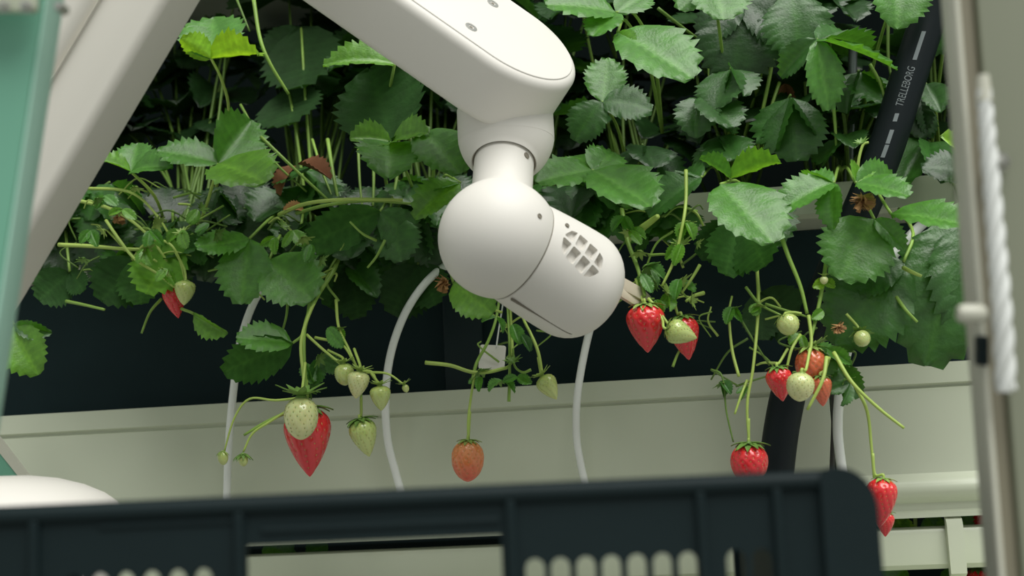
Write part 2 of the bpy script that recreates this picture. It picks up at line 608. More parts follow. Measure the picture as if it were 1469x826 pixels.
    def on_ball(px, py):
        d = ray(px, py).normalized()
        oc = CAM - B
        bq = oc.dot(d)
        disc = bq * bq - (oc.length_squared - R * R)
        p = CAM + d * (-bq - math.sqrt(max(disc, 0)))
        return p, (p - B).normalized()
    c, n = on_ball(774, 310)
    port(c, n, 4 * PXB)
    th2 = math.asin(68 / 84.5)
    n2 = (ctow * math.cos(th2) + nup * math.sin(th2)).normalized()
    port(B + a * (62 * PXB) + n2 * (r_s + (Rb - r_s) * .5), n2, 3.5 * PXB)
    # -- neck and socket
    Ys = YB + 102 * PXB
    S = P_flat(726, 195, Ys)
    ax = (B - S).normalized()
    Ms_ = frame(S, ax, V(1, 0, 0))
    k_ = Ys / FPX
    Rs, Rn = 71 * k_, 44.5 * k_
    dist = (B - S).length
    zr = math.sqrt(Rs * Rs - Rn * Rn)
    prof = [(0, 0)]
    prof = [(0, zr - .003), (Rn - .0006, zr - .003)]
    rf, rn = 15 * k_, Rn - .0006                   # fillet that runs the neck into the ball
    hf = math.sqrt((R + rf) ** 2 - (rn + rf) ** 2)
    a_end = math.atan2(hf, rn + rf)
    for k in range(11):
        q = a_end * k / 10
        prof.append((rn + rf - rf * math.cos(q), dist - hf + rf * math.sin(q)))
    prof += [(prof[-1][0] - .003, prof[-1][1] + .003), (0, dist - R * .5)]
    part('neck', *revolve(prof, 56), M_WHITE, Ms_)
    # socket: ball with a rim around the neck and a collar into the forearm
    prof = [(0, zr - .0065), (Rn + .0009, zr - .0065), (Rn + .0009, zr - .0008), (Rn + .0016, zr)]
    for k in range(1, 22):
        ph = math.acos((Rn + .0016) / Rs) * (1 - k / 16)
        if ph < -math.pi / 2.2:
            break
        prof.append((Rs * math.cos(ph), Rs * math.sin(ph)))
    prof.append((0, prof[-1][1]))
    part('wrist_socket', *revolve(prof, 64), M_WHITE, Ms_)
    Mr = frame(S + ax * (zr - .0022), ax, V(1, 0, 0))
    tv = [Mr @ Vector(((Rn + .0003) * math.cos(q), (Rn + .0003) * math.sin(q), 0)) for q in [2 * math.pi * i / 48 for i in range(49)]]
    part('seal_ring', *tube(tv, .0008, seg=6, smooth_path=False), M_SEAM)
    # neck port
    d = ray(750, 238).normalized()
    npt = S + ax * (zr + 9 * k_)
    side = (V(0.66, 0, 0.75) - ax * V(0.66, 0, .75).dot(ax)).normalized()
    port(npt + side * (Rn - .0004), side, 5 * k_)
    # -- forearm
    YF = 1.045
    kf = YF / FPX
    C = P_flat(735, 50, YF)
    fa = V(0.82, 0.572, 0).normalized()
    n1 = V(0.572 * .85, -0.82 * .85, 0.525).normalized()
    Mf = frame(C, n1, fa)
    v, f = prism(stadium(-480 * kf, 0, 115 * kf, 32), 99 * kf, 15 * kf, 6)
    part('forearm', v, f, M_WHITE, Mf)
    v, f = prism(stadium(-470 * kf, 0, 103 * kf, 32), 3 * kf, 1.4 * kf, 3)
    part('cover_plate', v, f, M_WHITE, Mf @ Matrix.Translation((0, 0, 1.6 * kf)))
    # collar between forearm and socket
    cz = P_flat(730, 160, Ys)
    Mc = frame(S, (P_flat(722, 110, Ys + .005) - S), V(1, 0, 0))
    part('wrist_collar', *revolve([(0, -10 * k_), (Rs - .0002, -10 * k_), (Rs, 0), (Rs, 40 * k_), (Rs * .8, 70 * k_), (0, 70 * k_)], 56), M_WHITE, Mc)
    # screws on the plate
    for (px, py) in ((707, 5), (676, 39)):
        dd = ray(px, py)
        t = (C + n1 * (1.6 * kf) - CAM).dot(n1) / dd.dot(n1)
        q = CAM + dd * t
        s_ = part('screw', *revolve([(0, -.0006), (4.2 * kf, -.0006), (4.6 * kf, .0004), (7 * kf, .0005), (9.5 * kf, .0003), (10 * kf, -.0004), (0, -.0012)], 24), M_STEEL, frame(q, n1, fa))
        hx = [(6.0 * kf * math.cos(i * math.pi / 3) * .55, 6.0 * kf * math.sin(i * math.pi / 3) * .55) for i in range(6)]
        hv, hf = prism(hx, .0006, .0001, 1)
        part('hex_socket', hv, hf, M_SEAM, frame(q + n1 * .0001, n1, fa), parent=s_)
    # -- elbow and upper arm (it runs up out of the picture to the elbow)
    E = P_flat(360, -215, .98)
    part('elbow', *revolve([(0, -.075), (.05, -.075), (.06, -.068), (.063, -.05), (.063, .05), (.06, .068), (.05, .075), (0, .075)], 48), M_WHITE, frame(E, V(.25, .1, .95), V(1, 0, 0)))
    A0, A1 = P_flat(164, -60, .90), P_flat(-222, 590, .94)
    ua = (A1 - A0)
    Lu = ua.length
    ua.normalize()
    ku = .90 / FPX
    nz_ = V(-.12, -.08, 1)
    nz_ = (nz_ - ua * nz_.dot(ua)).normalized()
    v, f = prism(stadium(-.12, Lu, 104 * ku, 24), .05, 14 * ku, 6)
    part('upper_arm', v, f, M_BEIGE, frame(A0, nz_, ua), 60)
    v, f = prism(stadium(-.11, Lu, 60 * ku, 24), .014, .012, 8)
    part('shading_ridge', v, f, M_BEIGE, frame(A0 + nz_ * .0025 - V(.87, .5) * 44 * ku, nz_, ua), 60)  # low ridge added to give the arm its soft shading
    # -- round base
    kb = 1.0 / FPX
    top = P_flat(-10, 683, 1.0)
    Mb = Matrix.Translation(top)
    rb = 178 * kb
    prof = [(0, 0), (rb * .3, -.0006), (rb * .5, -.003), (rb * .7, -.008), (rb * .86, -.0145), (rb * .96, -.021), (rb, -.028), (rb, -.05), (rb * .97, -.056), (rb * .9, -.06), (rb * .9, -.30), (0, -.30)]
    part('base', *revolve(prof, 72), M_WHITE, Mb)
    part('shoulder', *tube([P_flat(-150, 590, .95), P_flat(-140, 680, .98), P_flat(-110, 740, 1.0)], .045, .05, 32), M_WHITE)
    # -- gripper fingers
    G0 = B + a * (send - .004)
    tipd = P_flat(936, 436, 1.125)
    for (bx, by, tx, ty, wd, dY) in ((888, 403, 934, 428, .0052, 0.0), (886, 415, 922, 437, .0040, -.004)):
        p0, p1 = P_flat(bx, by, 1.10 + dY), P_flat(tx, ty, 1.125 + dY)
        dirn = (p1 - p0)
        Lg = dirn.length
        dirn.normalize()
        out = V(.3, -.4, 1)
        out = (out - dirn * out.dot(dirn)).normalized()
        ol = [(-.006, -wd), (Lg * .75, -wd), (Lg, -wd * .25), (Lg, wd * .35), (Lg * .7, wd), (-.006, wd)]
        v, f = prism(ol, .0035, .0006, 2)
        part('gripper_finger', v, f, mat('gripper_pale' + str(bx), (0.60, 0.52, 0.42), .4), frame(p0, out, dirn))
    return root
robot()

# ------------------------------------------------------------------ teal frame beside the arm
def teal():
    Y = .62
    k = Y / FPX
    p0, p1 = P_flat(86, -90, Y), P_flat(86 - 14, 0, Y)
    t = thing('teal_post', P_flat(-40, 900, Y), 'leaning teal post with a painted edge highlight beside the robot arm', 'post')
    O = t.location
    top, bot = P_flat(76, -60, Y), P_flat(-56, 800, Y)
    d = (bot - top)
    L = d.length
    d.normalize()
    fr = frame(top, V(0, 0, 1) - d * V(0, 0, 1).dot(d), d)
    # local x down the post, local y across (towards picture left or right by handedness)
    s = 1 if (fr.to_3x3() @ Vector((0, 1, 0))).dot(RT) > 0 else -1
    Wd = 190 * k
    ol = [(-.3, 0), (L + .4, 0), (L + .4, -s * Wd), (-.3, -s * Wd)]
    if s > 0:
        ol = ol[::-1]
    v, f = prism([(x, y - s * 5 * k) for x, y in ol], .022, .0006, 2)
    add('post_face', mesh('post_face', [fr @ p - O for p in v], f, True, 40), M_TEAL, t)
    ol = [(-.3, 0), (L + .4, 0), (L + .4, -s * 4.9 * k), (-.3, -s * 4.9 * k)]
    if s > 0:
        ol = ol[::-1]
    v, f = prism(ol, .0225, .0006, 3)
    e = add('edge_strip', mesh('edge_strip', [fr @ (p - Vector((0, 0, .001))) - O for p in v], f, True, 60), M_TEALP, t)  # paler teal paints in the highlight along the post's edge
    e['label'] = 'rounded post edge with its highlight painted pale green'
    # bracket and bolts at the top
    Yb = .60
    q = P_flat(-30, -60, Yb)
    br = frame(q, -FWD, RT)
    kb = Yb / FPX
    v, f = prism(rrect(-60 * kb, 82 * kb, -79 * kb, 20 * kb, 8 * kb), .008, .001, 2)
    b = add('bracket', mesh('bracket', [br @ p - O for p in v], f, True, 40), M_CREAM, t)
    for px in (5, 37):
        c = P_flat(px, 9, Yb - .001)
        v, f = revolve([(0, .004), (4.5 * kb, .004), (6 * kb, .003), (6.5 * kb, 0), (10 * kb, 0), (10 * kb, -.001), (0, -.001)], 6)
        add('bolt', mesh('bolt', [frame(c, -FWD, RT) @ p - O for p in v], f, True, 30), M_STEEL, b)
    c = P_flat(88, 12, Yb + .01)
    v, f = revolve([(0, .006), (5 * kb, .006), (8 * kb, .003), (8.5 * kb, -.004), (0, -.004)], 20)
    add('bolt', mesh('bolt', [frame(c, -FWD, RT) @ p - O for p in v], f, True, 30), M_STEEL, t)
    # teal foot with a pale slanting edge
    t2 = thing('teal_cover', P_flat(-60, 760, 1.12), 'small teal sloping cover beside the round white robot base', 'cover')
    O = t2.location
    Y = 1.12
    a0, a1 = P_flat(-40, 590, Y), P_flat(46, 692, Y)
    def quad(name, pix, th, m, dY=0):
        v = [P_flat(x, y, Y + dY) - O for x, y in pix] + [P_flat(x, y, Y + dY) + Vector((0, th, 0)) - O for x, y in pix]
        n = len(pix)
        f = [tuple(range(n)), tuple(range(n, 2 * n))[::-1]] + [(i, n + i, n + (i + 1) % n, (i + 1) % n) for i in range(n)]
        return add(name, mesh(name, v, f, False), m, t2)
    quad('cover_face', [(-60, 575), (-22, 622), (33, 692), (33, 740), (-60, 740)], .006, M_TEAL)
    quad('cover_edge', [(-60, 555), (-14, 612), (46, 690), (46, 740), (34, 740), (34, 693), (-22, 623), (-60, 576)], .007, M_POSTE, -.0005)
teal()

# ------------------------------------------------------------------ post with twisted cable
def right_post():
    Y = .62
    k = Y / FPX
    t = thing('metal_post', P_flat(1440, 900, Y), 'olive grey metal channel post with pale front edge beside the twisted cable', 'post')
    O = t.location
    top, bot = P_flat(1366, -40, Y), P_flat(1437, 870, Y)
    d = (bot - top)
    L = d.length
    d.normalize()
    fr = frame(top, V(0, 0, 1) - d * V(0, 0, 1).dot(d), d)
    s = 1 if (fr.to_3x3() @ Vector((0, 1, 0))).dot(RT) > 0 else -1
    def bar(name, x0, x1, y0, y1, z0, z1, m, r=.001):
        ol = [(x0, s * y0 * k), (x1, s * y0 * k), (x1, s * y1 * k), (x0, s * y1 * k)]
        if s < 0:
            ol = ol[::-1]
        v, f = prism(ol, z1 - z0, r, 3)
        return add(name, mesh(name, [fr @ (p + Vector((0, 0, z1))) - O for p in v], f, True, 40), m, t)
    bar('front_edge', -.45, L + .55, 0, 9, -.02, 0, M_POSTE)
    bar('channel_web', -.45, L + .55, 9.2, 36, -.02, -.006, M_POSTD)
    bar('face', -.45, L + .55, 36.2, 230, -.04, -.002, M_POST)
    # fitting that grips the edge, and a bolt
    c = P_flat(1394, 450, Y - .010)
    v, f = revolve([(0, -.006), (.0032, -.006), (.0042, -.004), (.0042, .004), (.0032, .006), (0, .006)], 20)
    o = add('clip', mesh('clip', [frame(c, RT, UP) @ p - O for p in v], f, True, 40), M_POSTE, t)
    v, f = prism(rrect(-.0022, .0022, -.0075, .0055, .0012), .007, .0006, 2)
    add('clip_foot', mesh('clip_foot', [frame(P_flat(1412, 500, Y - .004), -FWD, RT) @ p - O for p in v], f, True, 40), M_CRATE, o)
    v, f = revolve([(0, .006), (.0018, .006), (.0028, .004), (.0030, 0), (.0042, 0), (.0042, -.002), (0, -.002)], 16)
    add('bolt', mesh('bolt', [frame(P_flat(1434, 232, Y - .001), V(-.6, .1, .8), UP) @ p - O for p in v], f, True, 30), M_STEEL, t)
    # the cable
    Yc = Y - .014
    kc = Yc / FPX
    r = thing('twisted_cable', P_flat(1441, 560, Yc), 'white twisted cable running down the olive post', 'cable')
    O = r.location
    path = catmull([P_flat(1411, 130, Yc), P_flat(1419, 220, Yc), P_flat(1428, 330, Yc), P_flat(1437, 440, Yc), P_flat(1443, 560, Yc + .004)], 26)
    for s3 in range(3):
        pp = []
        for i, p in enumerate(path):
            t_ = (path[min(i + 1, len(path) - 1)] - path[max(0, i - 1)]).normalized()
            n_ = t_.orthogonal().normalized()
            b_ = t_.cross(n_)
            aa = i * .24 + s3 * 2 * math.pi / 3
            pp.append(p + (n_ * math.cos(aa) + b_ * math.sin(aa)) * (5.2 * kc) * (1 + .35 * i / len(path)))
        v, f = tube([q - O for q in pp], 6.6 * kc, 9.0 * kc, 10, smooth_path=False)
        add('strand', mesh('strand', v, f, True, 60), M_ROPE, r)
    v, f = tube([P_flat(1410, 108, Yc) - O, P_flat(1412.5, 146, Yc) - O], 9 * kc, 12 * kc, 16)
    add('ferrule', mesh('ferrule', v, f, True, 40), M_POSTE, r)
right_post()

# ------------------------------------------------------------------ crate
def crate():
    Y = .60
    k = Y / FPX
    c0 = P_flat(1240, 671, Y)
    t = thing('harvest_crate', P_flat(560, 900, Y + .1), 'black plastic harvest crate with hand opening and slotted wall', 'crate')
    O = t.location
    # local frame: x along the wall, y away from the viewer, z up; pixels as units
    fr = Matrix.Translation(c0) @ Matrix.Rotation(math.radians(.15), 4, 'Y') @ Matrix.Scale(k, 4)
    W0, H = -1400, -560
    def cols(y0, y1):
        """wall with rounded slots and a hand opening, as columns"""
        mb = MB()
        xs = []
        low = {}
        slots = [(-474 + 36.0 * i, 27) for i in range(7)] + [(-190 + 36 * i, 27) for i in range(2)] + [(-1125 + 36.5 * i, 26) for i in range(6)]
        edges = [W0, -50, -882, -881, -520, -519]
        for cx, wd in slots:
            edges += [cx - wd / 2 - .01] + [cx - wd / 2 * math.cos(math.pi * i / 8) for i in range(9)] + [cx + wd / 2 + .01]
        edges = sorted(set(edges))
        def lower(x):
            if -881.5 < x < -519.5:
                return -71
            for cx, wd in slots:
                if abs(x - cx) <= wd / 2 + .001:
                    base = -99 if cx < -600 else -106
                    return base - 14 + 14 * math.sqrt(max(0, 1 - ((x - cx) / (wd / 2)) ** 2))
            return H
        for xa, xb in zip(edges, edges[1:]):
            m_ = (xa + xb) / 2
            la, lb = (lower(xa), lower(xb)) if lower(m_) > H else (H, H)
            if lower(m_) == -71:
                la = lb = -71
            v = [(xa, y0, la), (xb, y0, lb), (xb, y0, 0), (xa, y0, 0), (xa, y1, la), (xb, y1, lb), (xb, y1, 0), (xa, y1, 0)]
            mb.put(v, [(0, 1, 2, 3), (5, 4, 7, 6), (4, 5, 1, 0), (3, 2, 6, 7), (0, 3, 7, 4), (1, 5, 6, 2)])
        mb.box((W0, y0 + 2, H), (-52, y1 - 2, -420))
        return mb
    def done(mb, name, r=0.0):
        v = [fr @ p - O for p in mb.v]
        return add(name, mesh(name, v, mb.f, False), M_CRATE, t)
    done(cols(0, 14), 'front_wall')
    D = 860
    # rim: rounded bar along the top with a rounded corner, and the corner post
    mb = MB()
    mb.put(*tube([(W0, 2, -15), (-52, 2, -15)], 13, seg=16, smooth_path=False))
    done(mb, 'rim')
    ol = [(6, -560)] + [(-44 + 49 * math.cos(math.radians(a_)), -58 + 54 * math.sin(math.radians(a_))) for a_ in range(0, 91, 9)] + [(-60, -4), (-60, -560)]
    v, f = prism([Vector((x, y)) for x, y in ol][::-1], 40, 7, 4)
    mb = MB().put([Vector((p.x, 26 + p.z * -1 - 40, p.y)) for p in v], f)
    o = done(mb, 'corner_post')
    o.data.polygons.foreach_set('use_smooth', [True] * len(o.data.polygons))
    o.data.set_sharp_from_angle(angle=math.radians(50))
    for x in (-236, -128, -505, -890, -1180):
        v, f = prism(rrect(x - 7, x + 7, -540, -22, 5), 20, 4, 3)
        done(MB().put([Vector((p.x, 6 + p.z + 4, p.y)) for p in v], f), 'rib')
    for (x0, x1, z) in ((-860, -520, -50), (-500, -240, -24), (-1090, -880, -34)):
        v, f = prism(rrect(x0, x1, z - 5, z + 4, 4), 12, 3, 3)
        done(MB().put([Vector((p.x, 4 + p.z + 4, p.y)) for p in v], f), 'ledge')
    # side, far wall and floor of the crate
    done(MB().box((-62, 27, H), (-48, D, -8)), 'side_wall')
    done(MB().box((W0, 14, H), (W0 + 14, D, -8)), 'side_wall')
    mb = MB().box((W0, D - 14, -40), (-48, D, -14))
    mb.box((W0, D - 14, H), (-48, D, -400))
    for x in (W0, -70):
        mb.box((x, D - 14, -400), (x + 22, D, -40))
    done(mb, 'far_wall')
    done(MB().box((W0, 0, H - 14), (-48, D, H)), 'bottom')
crate()

# ------------------------------------------------------------------ tubes and hose
def line(name, pts, r, m, label, cat, group=None, seg=10):
    w_ = [P(*p) for p in pts]
    O = w_[-1]
    v, f = tube([p - O for p in w_], r, seg=seg, n=10)
    o = add(name, mesh(name, v, f, True), m)
    o.location = O
    return tag(o, label, cat, group)

TG = 'white irrigation tubes'
line('irrigation_tube', [(455, 325, 1.24), (428, 358, 1.215), (395, 392, 1.20), (366, 430, 1.20), (345, 490, 1.21), (335, 560, 1.225), (328, 640, 1.235), (325, 730, 1.24)], .0035, M_TUBE,
     'white thin tube passing behind the pale leaf beside the big red strawberry', 'tube', TG)
line('irrigation_tube', [(665, 368, 1.235), (632, 386, 1.21), (603, 415, 1.20), (578, 456, 1.20), (560, 510, 1.205), (553, 570, 1.215), (556, 630, 1.23), (566, 672, 1.238), (578, 715, 1.24)], .0035, M_TUBE,
     'white thin tube bowing out from under the round robot head', 'tube', TG)
line('irrigation_tube', [(862, 410, 1.225), (852, 450, 1.215), (838, 508, 1.21), (828, 570, 1.215), (827, 625, 1.23), (833, 665, 1.237), (842, 705, 1.24)], .0033, M_TUBE,
     'white thin tube dropping from below the rounded end of the robot head', 'tube', TG)
line('irrigation_tube', [(1345, 300, 1.235), (1300, 345, 1.205), (1262, 392, 1.20), (1235, 440, 1.205), (1216, 500, 1.21), (1205, 560, 1.225), (1202, 620, 1.238), (1210, 690, 1.24)], .0042, M_TUBE,
     'white tube hanging over the seam of the cream rail', 'tube', TG)
rod = line('support_rod', [(1224, 60, 1.30), (1221, 150, 1.30), (1217, 250, 1.30), (1214, 300, 1.30)], .0042, mat('rod_grey', (.16, .19, .18), .3, metal=.5), 'thin grey upright rod among leaves beside the black hose', 'rod')
seam_strip = line('cable', [(1194, 330, 1.22), (1195, 420, 1.222), (1195, 520, 1.235), (1196, 600, 1.245), (1194, 660, 1.25), (1193, 720, 1.25)], .0022, mat('cable_dark', (.05, .05, .045), .5), 'thin dark cable beside the white tube on the rail seam', 'cable')

def hose():
    pts = [(1392, -190, 1.17), (1353, -40, 1.185), (1332, 25, 1.19), (1298, 128, 1.19), (1266, 226, 1.192), (1222, 330, 1.20), (1172, 450, 1.212), (1138, 540, 1.222), (1122, 610, 1.226), (1112, 690, 1.228), (1108, 740, 1.228)]
    w_ = [P(*p) for p in pts]
    O = w_[-1]
    R = .0148
    t = thing('black_hose', O, 'thick black rubber hose with white printing passing behind the leaves', 'hose')
    v, f = tube([p - O for p in w_], R, seg=28, n=10)
    add('hose_body', mesh('hose_body', v, f, True), M_HOSE, t)
    # printed marks follow the hose surface
    path = catmull(w_, 40)
    def at(py):
        best = min(range(1, len(path) - 1), key=lambda i: abs((413 - py) / FPX - (path[i] - CAM).dot(UP) / (path[i] - CAM).dot(FWD)))
        p = path[best]
        d = (path[best - 1] - path[best + 1]).normalized()     # upwards along the hose
        n = -(p - CAM)
        n = (n - d * n.dot(d)).normalized()
        return p, d, n
    def mark(py, ln, wd, th0=0.0):
        p, d, n = at(py)
        s = d.cross(n)
        v, f = [], []
        for j in range(2):
            for i in range(7):
                a_ = th0 + (i / 6 - .5) * wd / R
                v.append(p + d * ((j - .5) * ln + a_ * R * .25) + (n * math.cos(a_) + s * math.sin(a_)) * (R + .00025) - O)
        f = [(i, i + 1, 8 + i, 7 + i) for i in range(6)]
        m_ = add('printed_mark', mesh('printed_mark', v, f, True), M_PRINT, t)
        md = m_.data
    for py, ln in ((63, .013), (82, .014), (175, .007), (202, .012), (220, .011)):
        mark(py, ln, .0032)
    cu = bpy.data.curves.new('lettering', 'FONT')
    cu.body = 'TRELLEBORG'
    cu.size = .0085
    cu.align_x = 'CENTER'
    cu.align_y = 'CENTER'
    tmp = bpy.data.objects.new('tmp', cu)
    COL.objects.link(tmp)
    bpy.context.view_layer.update()
    me = bpy.data.meshes.new_from_object(tmp.evaluated_get(bpy.context.evaluated_depsgraph_get()))
    bpy.data.objects.remove(tmp)
    p, d, n = at(130)
    s = d.cross(n)
    ext = max(vv.co.x for vv in me.vertices) - min(vv.co.x for vv in me.vertices)
    sc = .034 / ext
    for vv in me.vertices:
        x, y = vv.co.x * sc, vv.co.y
        a_ = -y / R
        # text runs up the hose
        q = p + d * x + (n * math.cos(a_) + s * math.sin(a_)) * (R + .0003) - O
        vv.co = q
    me.materials.clear()
    add('lettering', me, M_PRINT, t)
hose()

# white tag under the head
tg = thing('plant_tag', P(705, 525, 1.19), 'small white tag hanging behind green stems under the robot head', 'tag')
v, f = prism(rrect(-.011, .011, -.0105, .0105, .002), .0015, .0004, 2)
add('tag_plate', mesh('tag_plate', [frame(P(706, 512, 1.19), V(-.1, -.3, 1), V(1, .08, 0)) @ p - tg.location for p in v], f, True, 40), M_WHITE, tg)
v, f = tube([P(712, 498, 1.191) - tg.location, P(716, 470, 1.2) - tg.location, P(724, 420, 1.24) - tg.location], .0007)
add('tag_string', mesh('tag_string', v, f), M_TUBE, tg)

# ------------------------------------------------------------------ leaves
def leaflet_mesh(name, fold=.25, droop=.35, teeth=8, wid=.5, ripple=.018, seed=0, base=.9):
    """unit leaflet: base at origin, midrib along +y, top side +z, length 1"""
    rs = random.Random(seed)
    rows = 2 * teeth + 3
    cols_ = [-1, -.8, -.5, -.22, 0, .22, .5, .8, 1]
    v, vein = [], []
    lob = [rs.uniform(.9, 1.1) for _ in range(rows)], [rs.uniform(.9, 1.1) for _ in range(rows)]
    for i in range(rows):
        t = (i / (rows - 1)) ** .92
        wd = wid * max(0.0, math.sin(math.pi * min(t ** base, 1.0))) ** .62 if 0 < t < 1 else 0
        wd = max(wd, .012)
        tooth = (i % 2 == 1)
        for u in cols_:
            au = abs(u)
            e = max(0, (au - .55) / .45)
            ww = wd * u
            fwd = 0
            if t > .12:
                if tooth:
                    ww *= 1 + .085 * e * (lob[0] if u < 0 else lob[1])[i]
                    fwd = .035 * e
                else:
                    ww *= 1 - .075 * e
                    fwd = -.018 * e
            x = ww
            y = t + fwd + au * .10 * math.sin(math.pi * t) * (1 - .3 * t)
            if i == rows - 1:
                y -= .0
            z = fold * abs(x) - droop * t * t * .5
            z += (-ripple if tooth else ripple) * math.sin(math.pi * min(1, au * 1.1)) * min(1, t * 3)
            z += rs.uniform(-.008, .008) * au - .10 * e * rs.random() * .5
            v.append((x, y, z))
            vein.append(1.0 if (u == 0) else (.75 if tooth and au < .9 else (.25 if au < .9 else .35)))
    n = len(cols_)
    f = [(i * n + j, i * n + j + 1, (i + 1) * n + j + 1, (i + 1) * n + j) for i in range(rows - 1) for j in range(n - 1)]
    me = bpy.data.meshes.new(name)
    me.from_pydata(v, [], f)
    me.polygons.foreach_set('use_smooth', [True] * len(me.polygons))
    at_ = me.attributes.new('vein', 'FLOAT', 'POINT')
    at_.data.foreach_set('value', vein)
    me.materials.append(M_LEAF)
    return me

LEAVES = [leaflet_mesh('leaflet_%d' % i, *a_) for i, a_ in enumerate([
    (.22, .25, 8, .46, .016, 1), (.38, .50, 8, .44, .018, 2), (.10, .70, 9, .48, .020, 3),
    (.55, .20, 7, .46, .014, 4), (-.15, .55, 8, .45, .018, 5), (.15, -.20, 9, .50, .018, 6), (.70, .45, 7, .42, .012, 7)])]

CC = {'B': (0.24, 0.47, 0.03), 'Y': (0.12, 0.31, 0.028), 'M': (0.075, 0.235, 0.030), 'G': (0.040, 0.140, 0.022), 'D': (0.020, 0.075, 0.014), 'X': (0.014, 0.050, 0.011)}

def leaf_matrix(b, t, roll, wid, face=None):
    y = (t - b)
    L = y.length
    y.normalize()
    ref = Vector((0, -.55, 1)) if face is None else face
    z = ref - y * ref.dot(y)
    if z.length < 1e-4:
        z = Vector((0, -1, 0)) - y * Vector((0, -1, 0)).dot(y)
    z.normalize()
    z = Matrix.Rotation(roll, 3, y) @ z
    x = y.cross(z)
    m = Matrix((x * L * wid, y * L, z * L)).transposed().to_4x4()
    m.translation = b
    return m

PLANTS = []
ZC = zt - 0.004
def plant(px, label):
    q = P(px, 300, 1.33)
    o = thing('strawberry_plant', Vector((q.x, 1.335, ZC)), label, 'plant', 'strawberry plants in the trough')
    PLANTS.append((px, o))
    v, f = revolve([(0, -.008), (.008, -.006), (.010, 0), (.007, .006), (0, .010)], 12)
    add('crown', mesh('crown', v, f, True), M_STEMD, o)
    return o

def nearest(px):
    return min(PLANTS, key=lambda p: abs(p[0] - px))[1]

def petiole(pl, pts, r=.0017, r1=.0012, m=None, name='petiole', seg=6, n=5):
    O = pl.location
    v, f = tube([Vector(p) - O for p in pts], r, r1, seg, n)
    return add(name, mesh(name, v, f, True), m or M_STEM, pl)

def leaflet(pt, O, b, t, roll=0.0, wid=1.0, var=None, col='M', face=None, jitter=.15):
    me = LEAVES[var if var is not None else random.randrange(len(LEAVES))]
    mw = leaf_matrix(b, t, roll, wid, face)
    o = add('leaflet', me, None, pt, Matrix.Translation(-O) @ mw)
    c = CC[col] if isinstance(col, str) else col
    k = 1 + random.uniform(-jitter, jitter)
    o.color = (c[0] * k, c[1] * k, c[2] * k, 1)
    return o

for px, lab in ((-30, 'strawberry plant growing behind the foot of the teal post'),
                (120, 'strawberry plant with wiry runners behind the beige upper arm'),
                (285, 'strawberry plant bearing bright young leaves beside the beige upper arm'),
                (450, 'strawberry plant with dry brown leaf and the big red berry truss'),
                (610, 'strawberry plant standing behind the wrist of the robot'),
                (770, 'strawberry plant hidden behind the round robot head'),
                (920, 'strawberry plant directly behind the gripper tip of the robot'),
                (1065, 'strawberry plant with a large pale leaf above the lowest red berry'),
                (1215, 'strawberry plant with dried flower in front of the black hose'),
                (1370, 'strawberry plant with big dark leaf beside the olive metal post')):
    plant(px, lab)

# upright foliage, filled in leaf by leaf
def trifoliate(pl, base_pt, hub, L, face_dir, col, spread=1.05, m=None, bow=.0):
    O = pl.location
    mid = base_pt.lerp(hub, .5) + Vector((random.uniform(-.006, .006), random.uniform(-.008, .008) - bow, .01))
    pt = petiole(pl, [base_pt, mid, hub], .0017, .0012, m)
    up = Vector((0, 0, 1))
    d0 = face_dir.normalized()
    for a_, s in ((0, 1.08), (spread, .95), (-spread, .95)):
        d = Matrix.Rotation(a_ + random.uniform(-.15, .15), 3, 'Z') @ d0
        d = (d + Vector((0, 0, random.uniform(-.45, .15)))).normalized()
        ln = L * s * random.uniform(.88, 1.1)
        b = hub + d * L * .06
        leaflet(pt, O, b, b + d * ln, random.uniform(-.35, .35), random.uniform(.9, 1.12), None, col, Vector((d.x * .2, d.y * .2 - .25, 1)))
    return pt

for i, (px, pl) in enumerate(PLANTS):
    c = pl.location
    for j in range(19):
        fx = px + random.uniform(-105, 105)
        back = random.random() ** .8
        back = max(back, .18) if fx > 560 else .35 + .65 * back
        Yl = 1.24 + .34 * back
        fy = random.uniform(-40, 215) - 20 * back
        hub = P(fx, fy, Yl)
        ang = random.uniform(-1.3, 1.3)
        fd = Vector((math.sin(ang), -math.cos(ang) * .9, random.uniform(-.35, .1)))
        col = 'X' if back > .45 else ('D' if back > .15 else 'G')  # greens darken with depth, foliage shade put into the leaf colour
        b0 = c + Vector((random.uniform(-.012, .012), random.uniform(-.012, .012), .004))
        if Yl > 1.45:
            b0 = c + Vector((random.uniform(-.02, .02), .02, .004))
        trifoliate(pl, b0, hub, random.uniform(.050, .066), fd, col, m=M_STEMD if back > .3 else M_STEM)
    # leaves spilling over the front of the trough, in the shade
    for j in range(7):
        fx = px + random.uniform(-80, 80)
        fy = random.uniform(225, 345) - .06 * (px - 735)
        if fx > 1130 or 970 < fx < 1050:
            if random.random() < .55:
                continue
            fy = random.uniform(110, 225)
        hub = P(fx, fy - 20, random.uniform(1.205, 1.235))
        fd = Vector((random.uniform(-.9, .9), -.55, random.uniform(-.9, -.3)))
        trifoliate(pl, c + Vector((0, -.01, .004)), hub, random.uniform(.036, .05), fd, random.choice('DGG'), m=M_STEMD, bow=.0)

